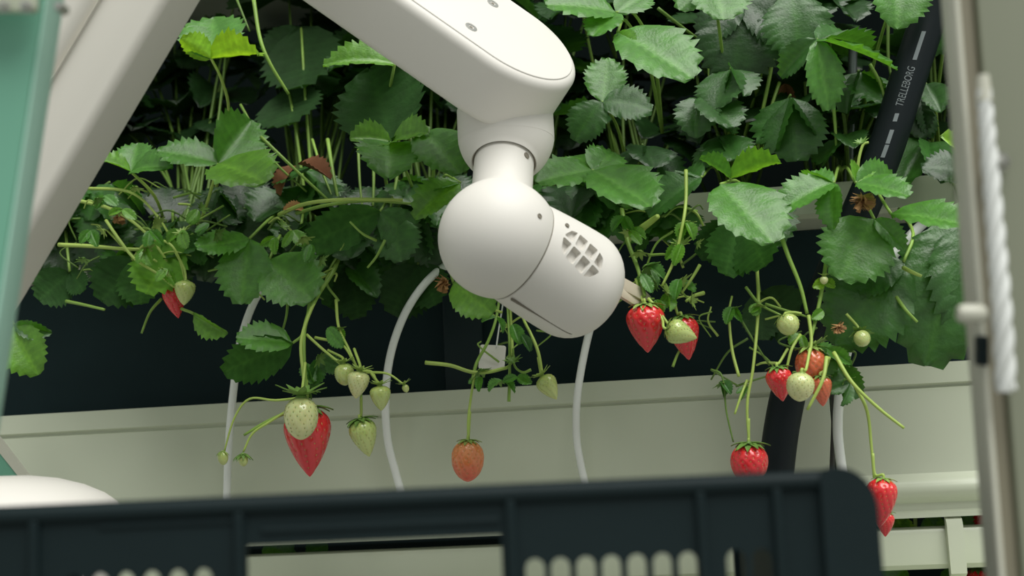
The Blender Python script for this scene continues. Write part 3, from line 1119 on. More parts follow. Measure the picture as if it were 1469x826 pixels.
# ------------------------------------------------------------------ leaves seen one by one
# hub pixel + depth, crown offset, list of (tip x, tip y, tip depth, roll, width, variant, colour)
def hero(hx, hy, hY, tips, path=None, m=None, r=.0017, face=None, at_plant=None):
    pl = nearest(hx if at_plant is None else at_plant)
    O = pl.location
    hub = P(hx, hy, hY)
    if path is None:
        c = O + Vector((random.uniform(-.01, .01), -.008, .006))
        mid = c.lerp(hub, .5) + Vector((0, -.012, .022))
        pts = [c, mid, hub]
    else:
        pts = [P(*q) for q in path] + [hub]
    pt = petiole(pl, pts, r, r * .75, m or M_STEM)
    for tp in tips:
        tx, ty, tY, roll, wd, var, col = tp[:7]
        fc = tp[7] if len(tp) > 7 else face
        leaflet(pt, O, hub, P(tx, ty, tY), roll, wd, var, col, fc, .05)
    return pt

TOP = Vector((0, -.25, 1))
CAMF = Vector((0, -1, .35))       # face turned to the viewer
BACKF = Vector((0, 1, .5))        # underside turned to the viewer
SKY = Vector((.12, -.9, .68))
h = hero
# young bright leaf at upper left
h(303, 84, 1.17, [(260, 54, 1.16, .5, .85, 3, 'B', Vector((-.2, .3, 1))), (304, 16, 1.20, 0, 1.05, 0, 'M', CAMF), (374, 70, 1.15, -.2, .75, 3, 'B', Vector((.1, .1, 1)))],
  [(290, 330, 1.28), (318, 240, 1.24), (328, 160, 1.20), (318, 115, 1.18)], M_STEMP)
h(313, 234, 1.16, [(226, 208, 1.15, .1, .82, 0, 'M', SKY), (364, 168, 1.19, .5, .85, 3, 'M', CAMF), (377, 250, 1.12, 0, .95, 0, 'Y', SKY)],
  [(270, 380, 1.24), (284, 330, 1.20), (300, 282, 1.17)], M_STEMP)
h(188, 246, 1.17, [(146, 226, 1.15, .2, .9, 3, 'Y', SKY), (196, 200, 1.19, 0, .9, 0, 'M', CAMF), (236, 226, 1.15, 0, .9, 1, 'M', SKY)], [(240, 330, 1.24), (222, 282, 1.19)], M_STEMP)
h(358, 342, 1.15, [(281, 360, 1.13, .15, .80, 5, 'M', SKY), (344, 432, 1.13, 0, .85, 0, 'M', CAMF)], [(420, 300, 1.25), (390, 312, 1.19)], M_STEM)
h(386, 372, 1.15, [(446, 424, 1.13, .2, 1.05, 0, 'M', SKY), (334, 398, 1.14, 0, .9, 2, 'G', CAMF)], [(430, 312, 1.25), (404, 335, 1.19)], M_STEM)
h(420, 492, 1.14, [(340, 478, 1.12, .0, .80, 0, 'M', SKY), (330, 522, 1.15, 0, .72, 4, 'G', BACKF)], [(452, 350, 1.22), (446, 420, 1.17), (436, 475, 1.145)], M_STEM)
h(20, 466, 1.16, [(46, 532, 1.15, .2, 1.0, 1, 'Y', CAMF), (72, 478, 1.16, .5, .5, 3, 'G', CAMF)], None)
for q in ((60, 345), (150, 345), (230, 350), (305, 350), (345, 330), (400, 350), (470, 345), (530, 350), (590, 340), (640, 330)):
    dx = random.uniform(-12, 12)
    h(q[0] + dx, q[1] - 30, 1.215, [(q[0] - 30 + dx, q[1] + 42, 1.20, random.uniform(-.3, .3), 1.0, 2, random.choice('GD'), CAMF), (q[0] + 38 + dx, q[1] + 28, 1.20, random.uniform(-.3, .3), 1.0, 2, random.choice('GD'), CAMF),
      (q[0] + dx, q[1] - 96, 1.23, random.uniform(-.3, .3), .9, 2, random.choice('DX'), CAMF)], None, M_STEMD)
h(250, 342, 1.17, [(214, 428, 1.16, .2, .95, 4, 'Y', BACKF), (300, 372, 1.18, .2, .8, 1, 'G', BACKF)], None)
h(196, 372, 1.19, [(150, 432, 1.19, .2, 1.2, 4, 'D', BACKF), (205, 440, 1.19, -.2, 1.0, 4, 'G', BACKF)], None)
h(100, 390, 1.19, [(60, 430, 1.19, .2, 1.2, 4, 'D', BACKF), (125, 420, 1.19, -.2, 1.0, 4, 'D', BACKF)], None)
h(278, 450, 1.16, [(322, 480, 1.15, .9, .55, 3, 'Y', CAMF)], [(240, 350, 1.2), (250, 430, 1.17)], M_STEM)
# middle left
h(545, 303, 1.18, [(438, 352, 1.17, .2, .62, 4, 'G', BACKF), (602, 352, 1.19, 0, .9, 2, 'G', CAMF)], None)
h(560, 312, 1.19, [(576, 372, 1.18, 0, 1.1, 0, 'G', CAMF)], None)
h(432, 322, 1.18, [(400, 352, 1.18, 0, 1.0, 2, 'D', CAMF), (452, 372, 1.17, .3, 1.0, 4, 'D', BACKF)], None)
h(500, 380, 1.20, [(470, 440, 1.20, 0, 1.1, 4, 'D', BACKF), (540, 412, 1.18, 0, .7, 1, 'G', SKY), (520, 460, 1.2, 0, .9, 4, 'X', BACKF)], None)
h(600, 380, 1.21, [(560, 450, 1.21, 0, 1.1, 4, 'X', BACKF), (630, 440, 1.21, 0, 1.1, 4, 'D', BACKF)], None)
h(562, 204, 1.15, [(503, 194, 1.13, -.15, .85, 3, 'Y', SKY), (612, 186, 1.13, .1, .9, 3, 'Y', SKY), (558, 232, 1.10, 0, 1.1, 1, 'M', SKY), (546, 126, 1.20, 0, 1.1, 4, 'D', BACKF)],
  [(600, 330, 1.27), (590, 265, 1.2)], M_STEM)
h(606, 188, 1.14, [(660, 238, 1.10, .1, .75, 0, 'M', SKY)], [(612, 300, 1.25), (622, 240, 1.18)], M_STEM)
h(566, 92, 1.16, [(466, 74, 1.14, .0, .62, 1, 'Y', SKY), (540, 50, 1.18, 0, .9, 0, 'G', SKY)], [(560, 300, 1.28), (548, 200, 1.22)], M_STEM)
h(432, 40, 1.34, [(446, 142, 1.32, .1, 1.1, 4, 'X', BACKF), (385, 90, 1.34, .3, .9, 4, 'X', BACKF)], None)
h(414, 128, 1.32, [(424, 192, 1.30, .1, 1.4, 4, 'X', BACKF)], None)
h(660, 262, 1.15, [(592, 300, 1.13, 0, .8, 1, 'Y', SKY), (604, 272, 1.15, .3, .6, 0, 'M', SKY)], None)
h(650, 405, 1.14, [(704, 446, 1.12, .2, .8, 0, 'Y', CAMF)], None)
# right of the forearm
h(884, 18, 1.12, [(786, -4, 1.09, .0, .78, 0, 'M', SKY), (850, 44, 1.09, .2, .8, 0, 'M', SKY), (932, -16, 1.14, .2, .8, 0, 'M', SKY)], [(950, 190, 1.27), (938, 80, 1.19), (910, 20, 1.14)], M_STEM, at_plant=920)
h(886, 46, 1.11, [(996, 98, 1.08, .05, .86, 0, 'M', SKY), (906, 64, 1.10, .3, 1.0, 1, 'Y', SKY)], [(950, 190, 1.27), (930, 90, 1.19), (898, 30, 1.14)], M_STEM, at_plant=920)
h(864, 146, 1.18, [(822, 190, 1.17, .1, 1.0, 2, 'G', CAMF), (930, 142, 1.17, -.1, .95, 2, 'G', CAMF), (872, 88, 1.2, 0, .8, 5, 'M', CAMF)], None, at_plant=920)
h(850, 244, 1.15, [(772, 252, 1.11, 0, .72, 0, 'M', SKY), (934, 282, 1.10, 0, .80, 0, 'M', SKY), (884, 212, 1.18, .1, .9, 0, 'M', SKY), (824, 216, 1.18, 0, .8, 0, 'M', SKY)], [(900, 320, 1.26), (880, 270, 1.19)], M_STEM, at_plant=920)
h(1006, 254, 1.17, [(926, 296, 1.16, .15, .85, 1, 'G', SKY), (965, 240, 1.2, 0, .8, 1, 'G', SKY)], None)
h(1048, 256, 1.14, [(1118, 226, 1.13, -.4, .8, 3, 'Y', Vector((0, 0, 1))), (1006, 224, 1.14, .4, .8, 3, 'M', Vector((0, 0, 1)))], None)
h(1034, 264, 1.13, [(1112, 336, 1.09, .0, .95, 0, 'M', SKY)], [(1090, 310, 1.27), (1060, 262, 1.18)], M_STEM)
h(1062, 318, 1.17, [(1106, 386, 1.16, .2, 1.15, 4, 'G', BACKF), (1034, 396, 1.17, 0, 1.05, 4, 'G', BACKF), (1000, 360, 1.18, 0, .9, 4, 'D', BACKF)], None)
h(1090, 420, 1.22, [(1150, 470, 1.22, 0, 1.2, 4, 'X', BACKF), (1090, 490, 1.22, 0, .9, 4, 'X', BACKF)], None)
h(1196, 262, 1.13, [(1118, 288, 1.11, .2, .80, 1, 'M', SKY), (1150, 250, 1.15, .3, .7, 3, 'M', SKY), (1188, 322, 1.12, .6, .7, 1, 'M', CAMF)], None)
h(1228, 262, 1.13, [(1304, 272, 1.10, 0, .75, 0, 'M', SKY), (1236, 236, 1.15, .2, .8, 3, 'Y', SKY), (1290, 240, 1.15, .2, .7, 1, 'M', SKY)], None)
h(1278, 306, 1.13, [(1394, 312, 1.09, .0, .62, 0, 'M', SKY)], None, at_plant=1215)
h(1254, 314, 1.14, [(1206, 396, 1.12, .0, 1.1, 0, 'M', CAMF), (1300, 352, 1.13, .4, .6, 1, 'M', SKY)], None)
h(1296, 376, 1.15, [(1200, 474, 1.13, .1, .95, 2, 'G', CAMF), (1214, 402, 1.14, .1, .8, 2, 'G', CAMF)], [(1290, 300, 1.24), (1310, 335, 1.17)], M_STEM)
h(1382, 312, 1.17, [(1338, 494, 1.13, .1, .78, 2, 'G', CAMF), (1420, 470, 1.14, 0, .8, 2, 'G', CAMF)], None)
h(1396, 250, 1.2, [(1338, 226, 1.18, .2, .9, 2, 'D', CAMF), (1360, 192, 1.16, .2, .7, 3, 'B', CAMF)], None)
# upper right
h(1172, 56, 1.16, [(1114, 106, 1.17, .0, .62, 1, 'G', CAMF), (1192, 156, 1.16, .0, .58, 0, 'M', CAMF), (1292, 86, 1.16, .1, .58, 0, 'M', TOP), (1248, 44, 1.21, .2, .6, 1, 'G', TOP)],
  [(1220, 300, 1.29), (1212, 180, 1.25), (1196, 90, 1.2)], M_STEMD)
h(1066, 2, 1.22, [(1056, 104, 1.2, .0, 1.05, 2, 'D', CAMF), (1140, 40, 1.21, .1, .9, 2, 'D', CAMF), (1000, 40, 1.21, .1, .9, 2, 'D', CAMF)], None)
h(1136, -8, 1.2, [(1150, 66, 1.18, .1, 1.1, 2, 'G', CAMF)], None)
h(1290, -30, 1.17, [(1292, 28, 1.15, .0, 1.2, 1, 'M', SKY)], None)
h(1022, -30, 1.14, [(1040, 20, 1.11, .0, 1.1, 0, 'M', SKY), (975, 8, 1.12, .0, .9, 0, 'M', SKY)], None)
h(1362, 20, 1.2, [(1338, 66, 1.19, .0, 1.1, 2, 'G', CAMF)], None)
h(1328, 120, 1.22, [(1350, 150, 1.2, .1, .9, 1, 'G', CAMF)], None)

# dry brown leaf and dried flowers
def dry(px, pix, Y, label_part, m, at_plant):
    pl = nearest(at_plant)
    O = pl.location
    for (bx, by, tx, ty, roll, wd) in pix:
        me = LEAVES[6].copy()
        me.materials.clear()
        me.materials.append(m)
        o = add('dry_leaf', me, None, pl, Matrix.Translation(-O) @ leaf_matrix(P(bx, by, Y), P(tx, ty, Y - .01), roll, wd, CAMF))
        o['label'] = label_part
dry(420, [(424, 238, 396, 274, .5, .8), (428, 236, 474, 246, -.6, .65)], 1.20, 'withered brown leaf', M_DRY, 420)
dry(420, [(436, 302, 408, 296, .3, .8)], 1.17, 'orange brown leaf tip', M_DRYT, 420)
dry(1128, [(1126, 120, 1132, 168, .2, .5)], 1.28, 'withered dark red leaf', M_DRY, 1128)
def withered(px, py, Y, r, at_plant):
    pl = nearest(at_plant)
    O = pl.location
    mb = MB()
    c = P(px, py, Y)
    for k in range(16):
        d = Vector((random.uniform(-1, 1), random.uniform(-1, 1), random.uniform(-1.3, .5))).normalized()
        s = d.orthogonal().normalized() * r * .22
        e = c + d * r
        q = d.cross(s).normalized() * r * .12
        mb.put([c - s, c + s, e + s * .6 + q, e - s * .6 - q], [(0, 1, 2, 3)])
        mb.put([c - s + q * 3, c + s + q * 3, e + q * 3], [(0, 1, 2)])
    o = mb.build('dried_flower', M_DRYT, pl, off=O)
    o['label'] = 'dried brown flower head'
withered(1238, 288, 1.12, .010, 1215)
withered(637, 405, 1.14, .009, 610)
withered(1203, 470, 1.12, .006, 1215)
withered(172, 308, 1.18, .009, 120)

# bare stems, runners and old fruit stalks, part of the plants
def stalk(pts, r=.0013, r1=None, m=None, at_plant=None, name='stalk'):
    pl = nearest(pts[0][0] if at_plant is None else at_plant)
    return petiole(pl, [P(*q) for q in pts], r, r1 or r * .7, m or M_STEM, name, 6, 6)

ST = [
 ([(84, 351, 1.17), (130, 353, 1.165), (180, 357, 1.16), (236, 358, 1.17)], .0019, M_STEMP),
 ([(100, 285, 1.18), (160, 300, 1.17), (205, 330, 1.165), (235, 368, 1.165), (252, 402, 1.165)], .0017, M_STEMP),
 ([(120, 270, 1.2), (185, 275, 1.17), (222, 305, 1.165), (245, 340, 1.165)], .0015, M_STEMP),
 ([(190, 372, 1.17), (206, 352, 1.16), (226, 344, 1.155), (246, 352, 1.15), (258, 374, 1.15), (266, 404, 1.15)], .0014, M_STEMP),
 ([(152, 316, 1.165), (172, 345, 1.155), (194, 372, 1.15), (225, 392, 1.15), (250, 412, 1.152)], .0015, M_STEMP),
 ([(95, 432, 1.18), (120, 437, 1.17), (150, 444, 1.16)], .0016, M_STEM),
 ([(232, 428, 1.17), (215, 448, 1.165), (203, 478, 1.165)], .0014, M_STEM),
 ([(364, 0, 1.19), (373, 55, 1.18), (388, 92, 1.18), (414, 135, 1.19)], .0019, M_STEM),
 ([(340, 0, 1.21), (358, 45, 1.2)], .0012, M_STEMD),
 ([(374, 196, 1.18), (420, 240, 1.18), (474, 290, 1.19)], .0016, M_STEM),
 ([(345, 150, 1.21), (388, 225, 1.19), (440, 275, 1.20)], .0013, M_STEM),
 ([(400, 308, 1.17), (440, 292, 1.15), (500, 286, 1.14), (578, 287, 1.15)], .0019, M_STEMP),
 ([(425, 306, 1.17), (470, 294, 1.155), (530, 288, 1.15), (590, 292, 1.16)], .0016, M_STEM),
 ([(470, 200, 1.24), (478, 250, 1.21), (486, 290, 1.2)], .0019, M_STEM),
 ([(448, 200, 1.25), (462, 245, 1.22), (480, 290, 1.2)], .0014, M_STEM),
 ([(514, 215, 1.24), (516, 260, 1.22), (520, 300, 1.2)], .0014, M_STEM),
 ([(574, 225, 1.22), (568, 262, 1.2), (560, 300, 1.19)], .0017, M_STEM),
 ([(536, 228, 1.24), (536, 262, 1.22), (535, 296, 1.2)], .0016, M_STEM),
 ([(552, 100, 1.21), (556, 140, 1.2)], .0017, M_STEM),
 ([(574, 105, 1.21), (588, 150, 1.21), (592, 195, 1.2)], .0016, M_STEM),
 ([(486, 432, 1.17), (468, 400, 1.165), (492, 352, 1.17), (500, 320, 1.19)], .0012, M_STEM),
 ([(540, 345, 1.14), (520, 335, 1.13), (502, 318, 1.13)], .0012, M_STEM),
 ([(552, 345, 1.16), (540, 368, 1.15), (527, 384, 1.15)], .0014, M_STEM),
 # the big truss
 ([(492, 340, 1.2), (480, 385, 1.165), (455, 425, 1.145), (438, 465, 1.135), (436, 510, 1.13), (440, 565, 1.13)], .0022, M_STEM),
 ([(500, 345, 1.2), (470, 400, 1.16), (448, 440, 1.14), (432, 490, 1.13), (436, 545, 1.125)], .0019, M_STEMP),
 ([(482, 430, 1.16), (486, 470, 1.14), (500, 500, 1.13), (514, 532, 1.13)], .0014, M_STEMP),
 ([(440, 480, 1.135), (462, 500, 1.13), (486, 520, 1.125), (494, 530, 1.125)], .0014, M_STEMP),
 ([(452, 484, 1.135), (490, 494, 1.13), (508, 520, 1.13)], .0013, M_STEMP),
 ([(436, 570, 1.13), (395, 574, 1.13), (358, 572, 1.13), (336, 600, 1.13), (321, 650, 1.13)], .0011, M_STEMP),
 ([(414, 588, 1.13), (385, 606, 1.125), (362, 622, 1.125), (349, 648, 1.125)], .0012, M_STEMP),
 ([(414, 590, 1.13), (380, 606, 1.13), (350, 624, 1.13)], .0015, M_STEM),
 ([(519, 540, 1.135), (518, 570, 1.135), (519, 605, 1.135)], .0012, M_STEM),
 ([(520, 532, 1.13), (534, 534, 1.13), (542, 552, 1.13)], .0012, M_STEMP),
 ([(525, 534, 1.13), (556, 536, 1.13), (580, 552, 1.13)], .0011, M_STEMP),
 ([(413, 430, 1.15), (411, 452, 1.15), (406, 472, 1.15)], .0014, M_STEM),
 # under the head
 ([(610, 520, 1.14), (646, 524, 1.14), (680, 534, 1.14), (716, 530, 1.14), (734, 515, 1.15), (732, 440, 1.18)], .0017, M_STEMP),
 ([(678, 545, 1.14), (684, 520, 1.145), (700, 490, 1.15), (712, 455, 1.16), (720, 400, 1.2)], .0016, M_STEM),
 ([(730, 576, 1.14), (731, 540, 1.14), (731, 500, 1.15), (728, 440, 1.18)], .0014, M_STEM),
 ([(762, 530, 1.14), (750, 534, 1.14), (738, 524, 1.145), (736, 500, 1.15)], .0012, M_STEM),
 ([(672, 632, 1.14), (672, 600, 1.14), (677, 560, 1.14), (682, 534, 1.14)], .0013, M_STEMP),
 ([(778, 540, 1.14), (772, 505, 1.14), (762, 480, 1.145), (752, 460, 1.15), (735, 420, 1.18)], .0015, M_STEMP),
 ([(664, 420, 1.15), (664, 434, 1.14), (690, 440, 1.13), (720, 448, 1.14)], .0016, M_STEMP),
 # gripper cluster
 ([(984, 244, 1.15), (984, 285, 1.14), (980, 318, 1.13), (968, 370, 1.13), (950, 410, 1.13)], .0016, M_STEMP),
 ([(920, 328, 1.15), (936, 316, 1.145), (944, 310, 1.14)], .003, M_STEMP),
 ([(892, 300, 1.18), (900, 345, 1.16), (915, 385, 1.14), (925, 425, 1.13)], .002, M_STEM),
 ([(1004, 380, 1.15), (992, 400, 1.145), (978, 420, 1.14)], .0015, M_STEMP),
 ([(1010, 420, 1.15), (996, 424, 1.145), (984, 432, 1.14)], .0017, M_STEMP),
 ([(930, 366, 1.15), (955, 365, 1.145), (966, 372, 1.14)], .0012, M_STEM),
 ([(930, 428, 1.125), (945, 446, 1.12), (962, 470, 1.115)], .0014, M_STEMP),
 ([(965, 526, 1.14), (972, 508, 1.14), (980, 495, 1.14)], .0012, M_STEM),
 # long stalks on the right
 ([(1086, 386, 1.18), (1088, 425, 1.15), (1086, 470, 1.14), (1080, 530, 1.13), (1072, 580, 1.13), (1075, 640, 1.13)], .0015, M_STEMP),
 ([(1060, 540, 1.13), (1050, 500, 1.135), (1046, 450, 1.14), (1050, 425, 1.15)], .0013, M_STEMP),
 ([(1072, 545, 1.135), (1062, 570, 1.13), (1054, 594, 1.13)], .0012, M_STEMP),
 ([(1020, 530, 1.14), (1036, 540, 1.135), (1042, 590, 1.135), (1052, 634, 1.135)], .0010, M_STEMD),
 ([(1058, 450, 1.14), (1082, 490, 1.14), (1104, 524, 1.14)], .0011, M_STEMD),
 ([(1070, 412, 1.15), (1090, 436, 1.14), (1120, 452, 1.13)], .0013, M_STEM),
 ([(1116, 324, 1.14), (1130, 365, 1.13), (1148, 410, 1.13), (1158, 450, 1.13)], .0019, M_STEM),
 ([(1200, 300, 1.17), (1188, 360, 1.15), (1180, 410, 1.14), (1172, 450, 1.135), (1163, 486, 1.13)], .0019, M_STEM),
 ([(1160, 452, 1.13), (1164, 490, 1.125), (1158, 520, 1.12)], .0015, M_STEMP),
 ([(1098, 436, 1.14), (1130, 446, 1.135), (1165, 456, 1.13)], .0012, M_STEM),
 ([(1148, 480, 1.13), (1136, 500, 1.12), (1128, 530, 1.12)], .0014, M_STEMP),
 ([(1186, 512, 1.12), (1180, 545, 1.11), (1158, 588, 1.11)], .0017, M_STEMP),
 ([(1196, 505, 1.12), (1222, 548, 1.11), (1260, 585, 1.11), (1297, 614, 1.11)], .0016, M_STEMP),
 ([(1228, 555, 1.115), (1244, 590, 1.115), (1250, 640, 1.12), (1254, 686, 1.12)], .0014, M_STEMP),
 ([(1286, 426, 1.14), (1300, 445, 1.13), (1316, 462, 1.13)], .0016, M_STEM),
 ([(1296, 384, 1.14), (1308, 390, 1.13), (1322, 396, 1.13)], .0018, M_STEMP),
 ([(1228, 260, 1.15), (1232, 228, 1.15), (1238, 208, 1.15), (1246, 204, 1.15)], .0014, M_STEMP),
 ([(1118, 22, 1.24), (1104, 110, 1.23), (1090, 180, 1.23), (1086, 232, 1.24)], .0019, M_STEM),
 ([(1118, 118, 1.25), (1102, 170, 1.24), (1094, 230, 1.25)], .0016, M_STEM),
 ([(1196, 155, 1.2), (1198, 180, 1.2), (1200, 210, 1.2)], .0016, M_STEM),
 ([(1248, 92, 1.2), (1262, 118, 1.2), (1272, 152, 1.2)], .0015, M_STEM),
 ([(1274, 20, 1.25), (1274, 80, 1.25), (1278, 108, 1.25)], .0016, M_STEMD),
 ([(1018, 75, 1.27), (1018, 118, 1.27)], .0022, M_STEM),
 ([(1044, 94, 1.27), (1058, 130, 1.27)], .002, M_STEM),
 ([(944, 12, 1.19), (980, 40, 1.21), (1010, 62, 1.23)], .0016, M_STEMD),
]
for pts, r, m in ST:
    stalk(pts, r, None, m)
# thin tangled fruit stalks along the trough edge
for (x0, x1, y0, y1, n) in ((110, 330, 270, 390, 26), (380, 480, 320, 420, 16), (880, 1010, 300, 440, 18), (1020, 1120, 440, 560, 10), (690, 770, 440, 540, 10), (1150, 1220, 440, 540, 10)):
    for _ in range(n):
        a0 = random.uniform(x0, x1), random.uniform(y0, y1)
        Yq = random.uniform(1.16, 1.21)
        an = random.uniform(-.9, .9) + (math.pi if random.random() < .5 else 0)
        if y0 < 260:
            an = math.pi / 2 + random.uniform(-.25, .25)
        ln = random.uniform(25, 75)
        p1 = (a0[0] + math.cos(an) * ln * .5 + random.uniform(-6, 6), a0[1] + math.sin(an) * ln * .5 - random.uniform(0, 10), Yq - .005)
        p2 = (min(max(a0[0] + math.cos(an) * ln, x0), x1), min(max(a0[1] + math.sin(an) * ln + random.uniform(-5, 14), y0), y1 + 10), Yq)
        stalk([(a0[0], a0[1], Yq), p1, p2], random.uniform(.0007, .0012), None, random.choice((M_STEM, M_STEMP, M_STEMD)))
# small bracts on the stalks
for (px, py, L, col) in ((984, 318, 26, 'Y'), (978, 350, 30, 'Y'), (925, 380, 34, 'M'), (902, 330, 26, 'Y'), (920, 392, 30, 'M'), (960, 420, 26, 'Y'), (975, 400, 28, 'M'), (940, 430, 22, 'Y'), (895, 310, 26, 'M'),
                         (208, 356, 24, 'Y'), (176, 300, 22, 'Y'), (240, 385, 24, 'Y'), (150, 280, 22, 'M'), (284, 300, 24, 'Y'), (215, 330, 26, 'M'), (260, 330, 26, 'Y'), (300, 320, 24, 'M'), (130, 330, 24, 'M'),
                         (470, 470, 34, 'M'), (436, 520, 30, 'M'), (455, 515, 40, 'G'), (488, 470, 20, 'Y'), (420, 330, 28, 'Y'), (446, 350, 26, 'M'), (395, 340, 24, 'Y'),
                         (712, 455, 22, 'M'), (735, 465, 30, 'M'), (748, 480, 26, 'G'), (720, 545, 24, 'M'), (690, 540, 20, 'M'), (742, 540, 22, 'M'),
                         (1050, 440, 24, 'M'), (1034, 546, 22, 'G'), (1168, 496, 34, 'M'), (1200, 520, 60, 'G'), (1186, 500, 40, 'M'), (1150, 480, 22, 'Y'), (1181, 445, 20, 'Y'), (1090, 436, 18, 'Y'), (1220, 550, 34, 'G'), (1075, 555, 20, 'M'), (1182, 402, 18, 'B')):
    pl = nearest(px)
    for q in range(2):
        an = random.uniform(.2, 2.9)
        Yq = 1.14 + random.uniform(-.01, .01)
        mw = leaf_matrix(P(px, py, Yq), P(px + math.cos(an) * L, py + math.sin(an) * L, Yq - .006), random.uniform(-.6, .6), random.uniform(.45, .8), CAMF)
        o = add('bract', LEAVES[random.choice((3, 6, 0))], None, pl, Matrix.Translation(-pl.location) @ mw)
        o.color = CC[col] + (1,)

# ------------------------------------------------------------------ strawberries
def berry_meshes(power, shoulder, seed, cone, depth=.05):
    rs = random.Random(seed)
    def rad(t):
        if t < shoulder:
            s = 1 - t / shoulder
            return .5 * math.sqrt(max(0, 1 - s ** 2.2))
        s = (t - shoulder) / (1 - shoulder)
        return .5 * max(0, 1 - s ** power) ** cone
    seeds = []
    rows = 9
    for i in range(rows):
        t = .07 + .86 * (i + .5) / rows
        n = max(3, int(round(rad(t) * 2 * 13)))
        for k in range(n):
            a_ = 2 * math.pi * (k + .5 * (i % 2)) / n + rs.uniform(-.08, .08)
            seeds.append((t + rs.uniform(-.008, .008), a_))
    sp = np.array([[rad(t) * math.cos(a_), rad(t) * math.sin(a_), -t] for t, a_ in seeds])
    v, f = [], []
    nr, ns = 46, 72
    for i in range(nr + 1):
        t = .5 - .5 * math.cos(math.pi * i / nr)
        r = rad(t)
        if i in (0, nr):
            v.append((0, 0, -t))
            continue
        for k in range(ns):
            a_ = 2 * math.pi * k / ns
            v.append((r * math.cos(a_), r * math.sin(a_), -t))
    va = np.array(v)
    d2 = ((va[:, None, :] - sp[None]) ** 2).sum(2).min(1)
    dent = np.exp(-d2 / .0012) * depth
    cen = np.array([0, 0, -.42])
    nn = va - cen
    nn /= np.linalg.norm(nn, axis=1)[:, None] + 1e-9
    va = va - nn * dent[:, None]
    def idx(i, k):
        return 0 if i == 0 else (len(v) - 1 if i == nr else 1 + (i - 1) * ns + k % ns)
    for i in range(nr):
        for k in range(ns):
            q = [idx(i, k), idx(i, k + 1), idx(i + 1, k + 1), idx(i + 1, k)]
            q = [x for j, x in enumerate(q) if x not in q[:j]]
            f.append(tuple(q))
    body = mesh('fruit_body', [tuple(p) for p in va], f, True)
    mb = MB()
    for (t, a_), p in zip(seeds, sp):
        n = Vector(p) - Vector((0, 0, -.42))
        n.normalize()
        fr = frame(Vector(p) - n * (depth - .014), n, Vector((0, 0, -1)))
        mb.put([fr @ Vector(q) for q in ((.034, 0, 0), (0, .019, 0), (-.030, 0, 0), (0, -.019, 0), (0, 0, .016), (0, 0, -.01))],
               [(0, 1, 4), (1, 2, 4), (2, 3, 4), (3, 0, 4), (1, 0, 5), (2, 1, 5), (3, 2, 5), (0, 3, 5)])
    seeds_me = mesh('seeds', mb.v, mb.f, True)
    return body, seeds_me

SHAPES = {'cone': (1.5, .30, 1, .85), 'round': (2.2, .42, 2, .62), 'long': (1.7, .26, 3, .80)}
BM = {k_: berry_meshes(*a_) for k_, a_ in SHAPES.items()}
BMU = {k_: berry_meshes(*a_, depth=.016) for k_, a_ in SHAPES.items()}      # unripe ones are smoother

def calyx_mesh(n, lift, seed):
    rs = random.Random(seed)
    mb = MB()
    for k in range(n):
        a_ = 2 * math.pi * k / n + rs.uniform(-.15, .15)
        L = rs.uniform(.42, .60)
        lf = lift + rs.uniform(-.12, .18)
        v = []
        for i in range(5):
            t = i / 4
            wdt = .105 * math.sin(math.pi * (.22 + .78 * t)) + .004
            z = .02 - .22 * t * t * (1 - lf) + lf * t * .5 * L
            r = L * t + .01
            for u in (-1, 0, 1):
                p = Vector((r, u * wdt, z + .03 * abs(u)))
                v.append(Matrix.Rotation(a_, 3, 'Z') @ p)
        mb.put(v, [(i * 3 + j, i * 3 + j + 1, i * 3 + j + 4, i * 3 + j + 3) for i in range(4) for j in range(2)])
    v, f = revolve([(0, .0), (.14, .0), (.13, .03), (.05, .07), (.03, .10), (0, .10)], 12)
    mb.put(v, f)
    return mesh('calyx', mb.v, mb.f, True)
CAL = {'flat': calyx_mesh(11, .15, 1), 'up': calyx_mesh(10, .9, 2), 'hug': calyx_mesh(10, -.35, 3)}
M_CAL = mat('calyx_green', (0.14, 0.27, 0.05), .5, vary=.2, scale=4)
M_CALP = mat('calyx_pale', (0.27, 0.40, 0.09), .5, vary=.2, scale=4)
_cache = {}
def shared(me, m):
    key = (me.name, m.name)
    if key not in _cache:
        c = me.copy()
        c.materials.clear()
        c.materials.append(m)
        _cache[key] = c
    return _cache[key]

